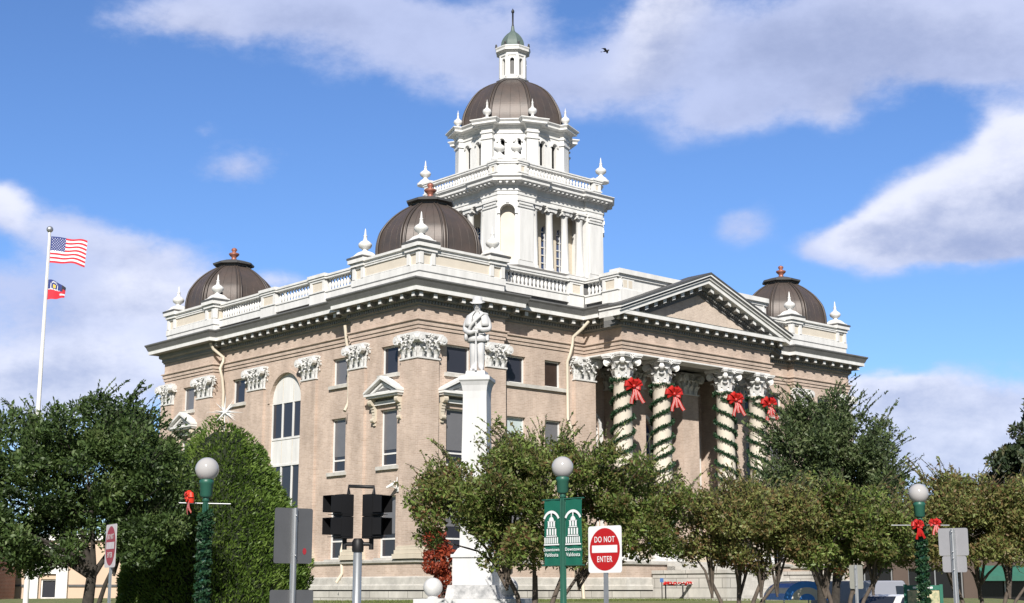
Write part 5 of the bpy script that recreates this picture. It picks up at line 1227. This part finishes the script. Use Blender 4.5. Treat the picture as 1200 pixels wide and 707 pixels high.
# banners on the middle lamp
def banner(sgn, label):
    x, y, z0 = .98, 28, 2.06; W_, H_ = .44, 1.26; ang = math.atan2(-VD.y, -VD.x)     # reads left to right away from the camera's left
    root = thing('lamp_banner', label, 'banner', (x, y, z0), ang, 'green banners on the middle lamp'); cx = sgn * (.08 + W_ / 2)
    m = MB(); nx, nz = 8, 10
    for i in range(nx + 1):
        for j in range(nz + 1):
            m.v.append((cx - W_ / 2 + W_ * i / nx, .012 * math.sin(i * 1.1) * math.sin(j * .7), H_ * j / nz))
    for i in range(nx):
        for j in range(nz): a = i * (nz + 1) + j; m.f.append([a, a + nz + 1, a + nz + 2, a + 1]); m.m.append(0); m.sm.append(True)
    cl = m.build('banner_cloth', 'banner_green', root)
    e = MB(); yb = -.022
    # arched band, tower emblem
    K = 12
    for k in range(K):
        a0, a1 = R(25) + R(130) * k / K, R(25) + R(130) * (k + 1) / K
        e.add([(cx + r_ * math.cos(a), yb, .80 + r_ * math.sin(a)) for r_, a in ((.20, a0), (.20, a1), (.25, a1), (.25, a0))], [(0, 1, 2, 3)])
    def q(x0, x1, z0_, z1_): e.add([(cx + x0, yb, z0_), (cx + x1, yb, z0_), (cx + x1, yb, z1_), (cx + x0, yb, z1_)], [(0, 1, 2, 3)])
    q(-.015, .015, .93, 1.0); e.add([(cx + .07 * math.cos(R(a)), yb, .85 + .08 * math.sin(R(a))) for a in range(0, 181, 20)], [tuple(range(10))])
    for i in range(3): q(-.10 + i * .075, -.05 + i * .075, .74, .835)
    q(-.11, .11, .715, .733); q(-.11, .11, .838, .848)
    for i in range(4): q(-.135 + i * .075, -.09 + i * .075, .58, .70)
    q(-.15, .15, .55, .57)
    for i in range(7): q(-.20 + i * .058, -.165 + i * .058, .42, .535)
    q(-.215, .215, .385, .41)
    e.build('banner_emblem', 'sign_white', root)
    for txt, zz, sz in (('Downtown', .30, .088), ('Valdosta', .20, .098)):
        me = text_mesh(txt, sz, .001, 1.0); me.transform(Matrix.Translation((cx, yb - .002, zz)) @ Matrix.Rotation(math.pi / 2, 4, 'X')); me.materials.append(MATS['sign_white']); link('banner_lettering', me, root)
banner(-1, 'green banner on the left of the lamp post, in front of the tree trunks'); banner(1, 'green banner on the right of the lamp post, nearer the Do Not Enter sign')

def plate(m, w, h, z, y0, y1, r=.03, mi=0, K=4):
    pts = []
    for cx, cz, a0 in ((w / 2 - r, h / 2 - r, 0), (-w / 2 + r, h / 2 - r, 90), (-w / 2 + r, -h / 2 + r, 180), (w / 2 - r, -h / 2 + r, 270)):
        for k in range(K + 1): a = R(a0 + 90 * k / K); pts.append((cx + r * math.cos(a), z + cz + r * math.sin(a)))
    n = len(pts); m.add([(p[0], y0, p[1]) for p in pts] + [(p[0], y1, p[1]) for p in pts], [tuple(range(n - 1, -1, -1)), tuple(range(n, 2 * n))] + [(i, (i + 1) % n, n + (i + 1) % n, n + i) for i in range(n)], mi)
def do_not_enter(x, y, zc, rot, label, white, red, S_=.76, z0=.15):
    root = thing('do_not_enter_sign', label, 'traffic sign', (x, y, z0), rot); zc -= z0
    m = MB(); m.box(-.03, .03, .002, .04, 0, zc + S_ / 2 - .05); m.box(-.045, -.03, .002, .012, 0, zc + S_ / 2 - .05); m.box(.03, .045, .002, .012, 0, zc + S_ / 2 - .05); m.build('post', 'galvanised', root)
    m = MB(); plate(m, S_, S_, zc, -.006, 0.0, .045); p = m.build('sign_plate', white, root)
    K = 40; m = MB(); r = S_ * .455; m.add([(r * math.cos(2 * math.pi * k / K), -.009, zc + r * math.sin(2 * math.pi * k / K)) for k in range(K)], [tuple(range(K))]); m.build('red_disc', red, p)
    m = MB(); m.add([(-.29, -.012, zc - .055), (.29, -.012, zc - .055), (.29, -.012, zc + .065), (-.29, -.012, zc + .065)], [(0, 1, 2, 3)]); m.build('white_bar', white, p)
    for t, dz in (('DO NOT', .155), ('ENTER', -.165)):
        me = text_mesh(t, .135, .001, .80); me.transform(Matrix.Translation((0, -.014, zc + dz)) @ Matrix.Rotation(math.pi / 2, 4, 'X')); me.materials.append(MATS[white]); link('lettering', me, p)
do_not_enter(1.53, 24, 2.255, R(-48), 'clean red and white Do Not Enter sign beside the green banners', 'sign_white', 'sign_red')
do_not_enter(-7.15, 26, 2.37, R(-61), 'worn Do Not Enter sign seen nearly edge-on before the big oak', 'worn_white', 'worn_red')
def blank_sign(x, y, rot, label, plates, postr, mt, z0=.15, sticker=False, lower=None, ptop=None):
    root = thing('traffic_sign', label, 'traffic sign', (x, y, z0), rot, None); m = MB(); tp_ = (ptop or max(z + h / 2 for w, h, z in plates)) - z0
    m.tube([(0, -.035, 0), (0, -.035, tp_)], postr, 8); m.box(-postr * 1.4, postr * 1.4, -.035, -.002, 0, tp_ - .01); m.build('post', 'galvanised', root)
    for w, h, z in plates:
        m = MB(); plate(m, w, h, z - z0, 0, .006, .03); p = m.build('sign_plate', mt, root)
        m = MB()
        for dz in (-.38, .38): m.lathe([(.012, 0), (.012, .012)], 8, (0, 0, 0)); 
        m = MB()
        for dz in (-.36, .36): m.sphere((0, -.07, z - z0 + dz * h), .014, 6)
        m.build('bolt', 'galvanised', p)
    if sticker:
        m = MB(); K = 16; w, h, z = plates[0]; m.add([(w * .30 + .03 * math.cos(-2 * math.pi * k / K), -.003, z - z0 - h * .28 + .045 * math.sin(-2 * math.pi * k / K)) for k in range(K)], [tuple(range(K))]); m.build('sticker', 'worn_red', root)
    if lower:
        w, h, z = lower; m = MB(); plate(m, w, h, z - z0, 0, .006, .03); m.build('sign_plate', mt, root)
blank_sign(-3.0, 20, R(36), 'tall grey sign back with a red sticker, left of the black signal', [(.58, .75, 2.33)], .028, 'sign_back', sticker=True, lower=(.66, .22, 1.49))
blank_sign(6.66, 22, R(-30), 'two stacked pale grey sign backs on one pole near the right edge', [(.44, .41, 2.31), (.36, .24, 1.98)], .026, 'pale_sign_back', ptop=2.5)
blank_sign(7.05, 30, R(-20), 'small tan sign back low among the tree trunks right of the blue canopy', [(.27, .48, 1.86)], .022, 'tan_sign_back', z0=.15)

def traffic_signal():
    x, y, z0 = -1.955, 18.5, .15; root = thing('pedestrian_signal', 'black two-headed pedestrian signal on a shiny steel pole', 'traffic signal', (x, y, z0)); B = -z0
    m = MB(); m.lathe([(.12, 0), (.12, .05), (.058, .1), (.055, 2.08 + B)], 20); m.build('pole', 'galvanised', root)
    m = MB(); m.lathe([(.07, 2.07 + B), (.075, 2.1 + B), (.075, 2.2 + B), (.05, 2.24 + B)], 14); m.tube([(-.17, 0, 2.13 + B), (-.15, 0, 2.17 + B), (.15, 0, 2.17 + B), (.17, 0, 2.13 + B)], .026, 8)
    m.tube([(-.17, 0, 2.1 + B), (-.17, 0, 2.3 + B)], .03, 8); m.tube([(.17, 0, 2.1 + B), (.17, 0, 2.3 + B)], .03, 8)
    m.build('bracket', 'signal_black', root); m = MB()
    m.tube([(-.13, 0, 2.8 + B), (-.13, 0, 2.90 + B), (.19, 0, 2.89 + B), (.19, 0, 2.8 + B)], .024, 8); m.build('bracket', 'signal_black', root)
    for k in (-1, 1):
        cx = k * .185 - .005; h = bpy.data.objects.new('signal_head', None)
        m = MB()
        for zc in (2.655, 2.375):
            m.box(-.115, .115, -.13, .13, zc - .136 + B, zc + .136 + B); m.box(-.105, .105, -.12, .12, zc - .139 + B, zc + .139 + B); m.box(-.13, .06, -.135, .135, zc - .11 + B, zc + .11 + B)
        h = m.build('signal_head', 'signal_black', root, (cx, 0, 0), R(40) if k < 0 else R(140)); h.scale = (.72, .80, 1)
        m = MB(); d = .235
        for zc in (2.655, 2.375):       # square hoods, open at the front and part of the bottom
            zc += B; t = .006
            m.box(-.115 - d, -.115, -.125, -.125 + t, zc - .09, zc + .12); m.box(-.115 - d, -.115, .125 - t, .125, zc - .09, zc + .12); m.box(-.115 - d, -.115, -.125 + t, .125 - t, zc + .12 - t, zc + .12); m.box(-.115 - d * .55, -.115, -.125 + t, .125 - t, zc - .12, zc - .12 + t)
            m.box(-.125, -.1155, -.117, .117, zc - .115, zc + .112, 1)
        m.build('hood', ['signal_black', 'signal_dark'], h)
traffic_signal()
def far_signal():
    root = thing('traffic_signal', 'dark traffic signal on a thin pole by the red brick wall at far left', 'traffic signal', (-10.75, 30.2, lawn_z(-10.75, 30.2))); m = MB(); z = -lawn_z(-10.75, 30.2)
    m.tube([(0, 0, 0), (0, 0, 1.55 + z)], .05, 8); m.build('pole', 'bronze_rib', root)
    m = MB(); m.box(-.14, .12, -.1, .1, 1.5 + z, 1.88 + z); m.box(-.17, .02, -.16, -.1, 1.54 + z, 1.66 + z); m.box(-.17, .02, -.16, -.1, 1.72 + z, 1.84 + z); m.build('signal_head', 'lamp_green', root)
far_signal()
def lamp_rod():
    x, y = 13.0, 36; root = thing('slim_post', 'slim grey post with a small white two-armed top at the right edge', 'post', (x, y, .16)); m = MB(); m.tube([(0, 0, 0), (0, 0, 1.75)], .035, 8); m.build('post', 'galvanised', root)
    m = MB(); m.tube([(-.13, 0, 1.9), (-.05, 0, 1.78), (.05, 0, 1.78), (.13, 0, 1.9)], [.03, .04, .04, .03], 8); m.build('twin_head', 'white', root)
lamp_rod()
def map_board():
    x, y = 9.05, 32.3; z0 = lawn_z(x, y); root = thing('map_board', 'green framed board with a tan map below the bow-hung lamp', 'notice board', (x, y, z0), R(-8)); B = -z0
    m = MB()
    for k in (-1, 1): m.box(k * .38 - .035, k * .38 + .035, -.04, .04, 0, 1.72 + B)
    m.box(-.344, .344, -.035, .035, 1.60 + B, 1.70 + B); m.box(-.344, .344, -.035, .035, .62 + B, .70 + B); m.build('frame', 'banner_green', root)
    m = MB(); m.box(-.34, .34, -.015, .015, .705 + B, 1.59 + B); m.build('map_panel', 'map_tan', root)
    m = MB(); m.box(-.22, .2, -.038, -.0365, 1.63 + B, 1.67 + B); m.build('title_strip', 'sign_white', root)
map_board()
def small_blue_sign():
    w = O + UD * 9.2 + VD * -5.2; z0 = lawn_z(w.x, w.y); root = thing('blue_sign', 'tiny blue sign on a thin dark post before the entrance steps', 'sign', (w.x, w.y, z0), R(-10)); m = MB(); m.tube([(0, 0, 0), (0, 0, 2.0 - z0)], .022, 6); m.build('post', 'black_iron', root)
    m = MB(); plate(m, .15, .17, 2.0 - z0, -.03, -.024, .02); m.build('sign_plate', 'blue_sign', root)
small_blue_sign()
def red_strip():
    w = O + UD * 10.75 + VD * -5.0; z0 = lawn_z(w.x, w.y); root = thing('red_display', 'long red and white decoration standing low before the entrance steps', 'decoration', (w.x, w.y, z0), HD)
    m = MB(); r = random.Random(4)
    for k in range(40):
        x = -1.2 + k * .062; m.sphere((x, r.uniform(-.04, .04), 1.87 - z0 + r.uniform(-.03, .03)), r.uniform(.045, .085), 6, 0, sc=(1.2, .7, .9))
    for k in range(13): m.sphere((-.9 + k * .16, -.08, 1.88 - z0 + r.uniform(-.03, .03)), .03, 6, 1)
    m.build('red_tufts', ['ribbon_red', 'bow_white'], root)
    m = MB(); m.box(-1.25, 1.3, -.03, .03, 1.77 - z0, 1.80 - z0)
    for x in (-1.1, 0, 1.1): m.box(x - .02, x + .02, -.02, .02, 0, 1.769 - z0)
    m.build('rack', 'black_iron', root)
red_strip()

# ---------------------------------------------------------------- flagpole and flags
def flags():
    x, y = -18.2, 55; z0 = lawn_z(x, y); root = thing('flagpole', 'tall white flagpole with a ball top at the left', 'flagpole', (x, y, z0)); m = MB()
    m.tube([(0, 0, 0), (0, 0, 8), (0, 0, 15.4 - z0)], [.11, .085, .05], 10); m.build('pole', 'white', root); m = MB(); m.sphere((0, 0, 15.52 - z0), .13, 12); m.build('ball', 'galvanised', root)
    m = MB(); m.tube([(.08, -.05, 1.5), (.07, -.05, 15.2 - z0)], .008, 4); m.build('rope', 'white', root)
    def cloth(name, W_, H_, nx, ny, pos, cell, mats, label, ztop):
        m = MB()
        for i in range(nx + 1):
            for j in range(ny + 1): m.v.append(pos(i / nx, j / ny))
        for i in range(nx):
            for j in range(ny): a = i * (ny + 1) + j; m.f.append([a, a + 1, a + ny + 2, a + ny + 1]); m.m.append(cell((i + .5) / nx, (j + .5) / ny, i, j)); m.sm.append(True)
        o = m.build(name, mats, None, (x + .07, y, ztop)); tag(o, label, 'flag')
    def us(s, t, i, j):
        if s < .4 and t < 7 / 13:
            return 1 if (i % 4 == 2 and j % 4 == 2) or (i % 4 == 0 and j % 4 == 0 and i > 0 and j > 0) else 2
        return 0 if int(t * 13) % 2 == 0 else 1
    p1 = lambda s, t: (1.55 * s - .10 * s * t, .16 * math.sin(5.5 * s + t) * s - .25 * s, -1.06 * t * (1 - .08 * s) - .17 * s - .12 * s * s + .04 * math.sin(9 * s + 2 * t) * s - .0)
    cloth('national_flag', 0, 0, 60, 39, p1, us, ['flag_red', 'flag_white', 'flag_blue'], 'stars and stripes flag flying from the top of the white flagpole', 15.24)
    def ga(s, t, i, j):
        if t > .5 or s > .86: return 1 if (s > .72 and .66 < t < .78) else (4 if t < .3 else 0)
        r_ = math.hypot((s - .35) * 1.0, (t - .30) * .9)
        if r_ < .10: return 3
        if .17 < r_ < .24 and i % 2 == 0: return 1
        if abs(t - .47) < .03 and s < .75 and i % 3 != 0: return 1
        return 2 if s < .8 else 4
    p2 = lambda s, t: (.72 * s * (1 - .06 * t), .12 * math.sin(5 * s + 1) * s, -(.36 * s ** 1.8) - t * (.80 - .40 * s ** 1.6) + .02 * math.sin(8 * s))
    cloth('state_flag', 0, 0, 30, 24, p2, ga, ['flag_red', 'flag_white', 'flag_blue', 'flag_gold', 'flag_black'], 'small red and dark blue state flag on the flagpole below the larger one', 13.50)
flags()

# ---------------------------------------------------------------- far buildings, vehicles, canopy, bird
def left_buildings():
    root = thing('cream_building', 'cream one-storey building with a white entrance bay, glimpsed under the oak', 'building', (-24, 84, 0), 0)
    w = Wall((-6, 0), (9, 0)); m = MB(); ops = [(3.0, 3.9, 1.1, 2.2, False), (9.5, 11.3, .9, 2.6, False)]
    w.panel(m, 0, w.len, 0, 4.6, ops, .25); m.add([(9, 0, 0), (9, 12, 0), (9, 12, 4.6), (9, 0, 4.6)], [(0, 1, 2, 3)]); m.add([(-6, 0, 4.6), (9, 0, 4.6), (9, 12, 4.6), (-6, 12, 4.6)], [(0, 1, 2, 3)]); m.add([(-6, 12, 0), (-6, 0, 0), (-6, 0, 4.6), (-6, 12, 4.6)], [(0, 1, 2, 3)]); m.add([(9, 12, 0), (-6, 12, 0), (-6, 12, 4.6), (9, 12, 4.6)], [(0, 1, 2, 3)]); m.build('wall', 'cream_stucco', root)
    m = MB(); w.box(m, 0, 2.2, -.08, 0, 1.78, 1.9); w.box(m, 4.6, w.len, -.08, 0, 1.78, 1.9); m.build('belt_course', 'lead_shade_grey', root)
    m = MB(); w.box(m, 0, w.len, -.2, .0, 4.4, 4.75); m.build('cornice', 'white', root)
    m = MB()
    for a in (2.25, 3.92): w.box(m, a, a + .65, -.22, 0, 0, 4.3)
    w.box(m, 2.905, 3.915, -.15, 0, 2.5, 4.2); m.build('entrance_bay', 'white', root)
    for a, c, z0, z1 in ((3.0, 3.9, 1.1, 2.2), (9.5, 11.3, .9, 2.6)):
        f = MB(); 
        for q0, q1, h0, h1 in ((a, a + .08, z0, z1), (c - .08, c, z0, z1), (a + .08, c - .08, z0, z0 + .08), (a + .08, c - .08, z1 - .08, z1)): w.box(f, q0 + .002, q1 - .002, .1, .2, h0 + .002, h1 - .002)
        fo = f.build('window', 'white', root); g = MB(); g.quad(w.P(a, .18, z0), w.P(c, .18, z0), w.P(c, .18, z1), w.P(a, .18, z1)); g.build('pane', 'glass', fo)
    root = thing('brick_building', 'red brick building at the far left edge behind the dark traffic signal', 'building', (-30.6, 80, 0), 0); w = Wall((-6, 0), (2.3, 0)); m = MB(); w.panel(m, 0, w.len, 0, 4.5, [(2, 3.2, 1, 2.6, False), (5, 6.2, 1, 2.6, False)], .2)
    m.add([(2.3, 0, 0), (2.3, 3.5, 0), (2.3, 3.5, 4.5), (2.3, 0, 4.5)], [(0, 1, 2, 3)]); m.add([(-6, 0, 4.5), (2.3, 0, 4.5), (2.3, 3.5, 4.5), (-6, 3.5, 4.5)], [(0, 1, 2, 3)]); m.add([(-6, 3.5, 0), (-6, 0, 0), (-6, 0, 4.5), (-6, 3.5, 4.5)], [(0, 1, 2, 3)]); m.build('wall', 'red_brick', root)
    m = MB(); w.box(m, 0, w.len, -.12, 0, 4.3, 4.6); m.build('coping', 'stone', root)
    for a in (2, 5): g = MB(); g.quad(w.P(a, .15, 1), w.P(a + 1.2, .15, 1), w.P(a + 1.2, .15, 2.6), w.P(a, .15, 2.6)); g.build('window', 'glass', root)
left_buildings()
def shops():
    root = thing('shop_row', 'tan shop row with dark fronts and green awnings behind the right-hand trees', 'building', (31, 92, 0), R(8)); w = Wall((-12, 0), (16, 0)); L = w.len; m = MB()
    ops = [(1 + 4.6 * k, 4.6 + 4.6 * k, .5, 2.9, False) for k in range(6)]; w.panel(m, 0, L, 0, 5.2, ops, .3)
    for a, c in (((16, 0), (16, 10)), ((16, 10), (-12, 10)), ((-12, 10), (-12, 0))): q = Wall(a, c); q.panel(m, 0, q.len, 0, 5.2, [])
    m.add([(-12, 0, 5.2), (16, 0, 5.2), (16, 10, 5.2), (-12, 10, 5.2)], [(0, 1, 2, 3)]); m.build('wall', 'shaded_tan_stucco', root)
    m = MB(); w.box(m, 0, L, -.15, .0, 5.0, 5.4); m.build('cornice', 'stone', root)
    for k, (sa, sb, za, zb, _) in enumerate(ops):
        f = MB(); f.quad(w.P(sa, .25, za), w.P(sb, .25, za), w.P(sb, .25, zb), w.P(sa, .25, zb)); s = f.build('shop_window', 'storefront', root); f = MB()
        for q in (sa, (sa + sb) / 2 - .04, sb - .08): f = MB(); w.box(f, q + .001, q + .079, .14, .22, za, zb); f.build('mullion', 'galvanised', s)
        if k in (2, 3):
            a = MB(); a.add([w.P(sa - .1, -.02, 3.1), w.P(sb + .1, -.02, 3.1), w.P(sb + .1, -1.1, 2.45), w.P(sa - .1, -1.1, 2.45), w.P(sb + .1, -1.1, 2.15), w.P(sa - .1, -1.1, 2.15), w.P(sa - .1, -.02, 2.15), w.P(sb + .1, -.02, 2.15)], [(0, 3, 2, 1), (3, 5, 4, 2), (0, 6, 5, 3), (1, 2, 4, 7)]); a.build('awning', 'awning_green', root)
shops()
def vehicle(name, label, cat, x, y, rot, side, roof_w, W_, wheels, wins_, wr=.32, paint='car_white'):
    """side: outline points (x, z) of the body; extruded across with a narrowing at the top"""
    root = thing(name, label, cat, (x, y, .0), rot); m = MB(); zt = max(p[1] for p in side); zb = .75
    vs = []
    for sgn in (-1, 1):
        for px, pz in side: k = 1 - (1 - roof_w) * max(0, (pz - zb) / (zt - zb)); vs.append((px, sgn * W_ / 2 * k, pz))
    n = len(side); m.add(vs, [tuple(range(n)), tuple(range(2 * n - 1, n - 1, -1))] + [(i, n + i, n + (i + 1) % n, (i + 1) % n) for i in range(n)]); body = m.build('body', paint, root)
    md = body.modifiers.new('b', 'BEVEL'); md.width = .05; md.segments = 2; md.limit_method = 'ANGLE'
    for wx in wheels:
        for sgn in (-1, 1):
            m = MB(); K = 24; y0, y1 = sgn * (W_ / 2 - .17), sgn * (W_ / 2 + .012)
            vs = [(wx + wr * math.cos(2 * math.pi * k / K), yy, wr + wr * math.sin(2 * math.pi * k / K)) for yy in (y0, y1) for k in range(K)]; m.add(vs, [tuple(range(K)), tuple(range(2 * K - 1, K - 1, -1))] + [(k, K + k, K + (k + 1) % K, (k + 1) % K) for k in range(K)]); t = m.build('wheel', 'tyre', root)
            m = MB(); vs = [(wx + wr * .62 * math.cos(2 * math.pi * k / K), sgn * (W_ / 2 + .02), wr + wr * .62 * math.sin(2 * math.pi * k / K)) for k in range(K)]; m.add(vs, [tuple(range(K))]); m.build('rim', 'galvanised', t)
    for win in wins_:
        for sgn in (-1, 1):
            m = MB(); m.add([(px, sgn * (W_ / 2 * (1 - (1 - roof_w) * max(0, (pz - zb) / (zt - zb))) + .006), pz) for px, pz in win], [tuple(range(len(win)))]); m.build('side_window', 'car_glass', body)
    return root, body
car_side = [(-2.2, .35), (-2.25, .62), (-2.15, .85), (-1.65, .93), (-1.0, 1.38), (-.6, 1.45), (.4, 1.45), (.75, 1.38), (1.35, .98), (2.1, .86), (2.28, .62), (2.25, .35)]
r_, bd = vehicle('parked_car', 'white sedan parked behind the map board, only its roof and windows showing', 'car', 13.0, 49.5, R(42), car_side, .74, 1.75, (-1.35, 1.4), [[(-1.25, .97), (-.25, .97), (-.25, 1.36), (-.75, 1.36)], [(-.15, .97), (1.0, .97), (.55, 1.36), (-.15, 1.36)]])
m = MB(); m.add([(.76, -.62, 1.37), (1.33, -.78, 1.0), (1.33, .78, 1.0), (.76, .62, 1.37)], [(0, 1, 2, 3)]); m.add([(-1.02, -.62, 1.37), (-1.62, -.78, .97), (-1.62, .78, .97), (-1.02, .62, 1.37)], [(3, 2, 1, 0)])
for i in range(len(m.v)): v = m.v[i]; m.v[i] = (v[0] + (.02 if v[0] > 0 else -.02), v[1], v[2] + .02)
m.build('windscreen', 'car_glass', bd); m = MB()
for sgn in (-1, 1): m.box(-2.24, -2.17, sgn * .62 - .12, sgn * .62 + .12, .66, .8)
m.build('tail_lamp', 'lamp_red', bd)
van_side = [(-2.4, .4), (-2.42, 1.2), (-2.3, 1.92), (1.1, 1.95), (1.75, 1.25), (2.45, 1.05), (2.52, .7), (2.5, .4)]
r_, bd = vehicle('parked_van', 'white van toned grey for shade, parked beyond the oak trunks, right of the blue canopy', 'van', 13.6, 56.0, R(42), van_side, .88, 1.95, (-1.5, 1.55), [[(.5, 1.2), (1.5, 1.2), (1.0, 1.75), (.5, 1.75)]], .36, 'shaded_van_white')
m = MB(); m.add([(1.14, -.8, 1.9), (1.74, -.86, 1.3), (1.74, .86, 1.3), (1.14, .8, 1.9)], [(0, 1, 2, 3)])
for i in range(len(m.v)): v = m.v[i]; m.v[i] = (v[0] + .03, v[1], v[2] + .03)
m.build('windscreen', 'car_glass', bd)
def canopy():
    x, y = 10.35, 51.5; z0 = lawn_z(x, y); root = thing('striped_canopy', 'blue and cream striped barrel canopy behind the dark tree trunks', 'canopy', (x, y, z0), R(12)); B = -z0
    m = MB(); K = 18; L = 1.9
    for k in range(K):
        a0, a1 = math.pi * k / K, math.pi * (k + 1) / K; f = lambda a: (-.88 * math.cos(a), 1.25 + .66 * math.sin(a) + B)
        p, q = f(a0), f(a1); mi = 0 if (k // 2) % 2 == 0 else 1
        m.add([(p[0], 0, p[1]), (q[0], 0, q[1]), (q[0], L, q[1]), (p[0], L, p[1])], [(0, 1, 2, 3)], mi)
    for j in range(3):
        r0, r1 = 1 - j / 3, 1 - (j + 1) / 3; mi = j % 2
        for k in range(K):
            a0, a1 = math.pi * k / K, math.pi * (k + 1) / K
            m.add([(-.88 * r * math.cos(a), -.002, 1.25 + .66 * r * math.sin(a) + B) for r, a in ((r0, a0), (r0, a1), (r1, a1), (r1, a0))], [(0, 1, 2, 3)], mi)
    m.build('canopy_cloth', ['canopy_blue', 'canopy_white'], root)
    for px in (-.85, .85):
        for py in (.05, L - .05): m = MB(); m.tube([(px, py, 0), (px, py, 1.26 + B)], .025, 6); m.build('leg', 'galvanised', root)
canopy()
def bird():
    m = MB(); m.tube([(-.14, 0, .0), (-.06, 0, .0), (.06, 0, .01), (.12, 0, .03), (.15, 0, .03)], [.012, .035, .045, .03, .008], 8)
    m.add([(-.14, 0, .0), (-.26, .05, .0), (-.26, -.05, .0)], [(0, 1, 2)])
    o = m.build('bird', 'bird_dark', None, (4.15, 60, 24.88), R(-25)); tag(o, 'small dark bird flying in the sky right of the tower', 'bird')
    for sgn in (-1, 1):
        m = MB(); top = [(.05, sgn * .03, .02), (-.05, sgn * .03, .02), (-.09, sgn * .17, .07), (.04, sgn * .17, .08), (-.10, sgn * .34, .02), (-.04, sgn * .32, .035)]
        m.add(top + [(p[0], p[1], p[2] - .006) for p in top], [(0, 1, 2, 3), (3, 2, 4, 5), (9, 8, 7, 6), (11, 10, 8, 9)]); m.build('wing', 'bird_dark', o)
bird()
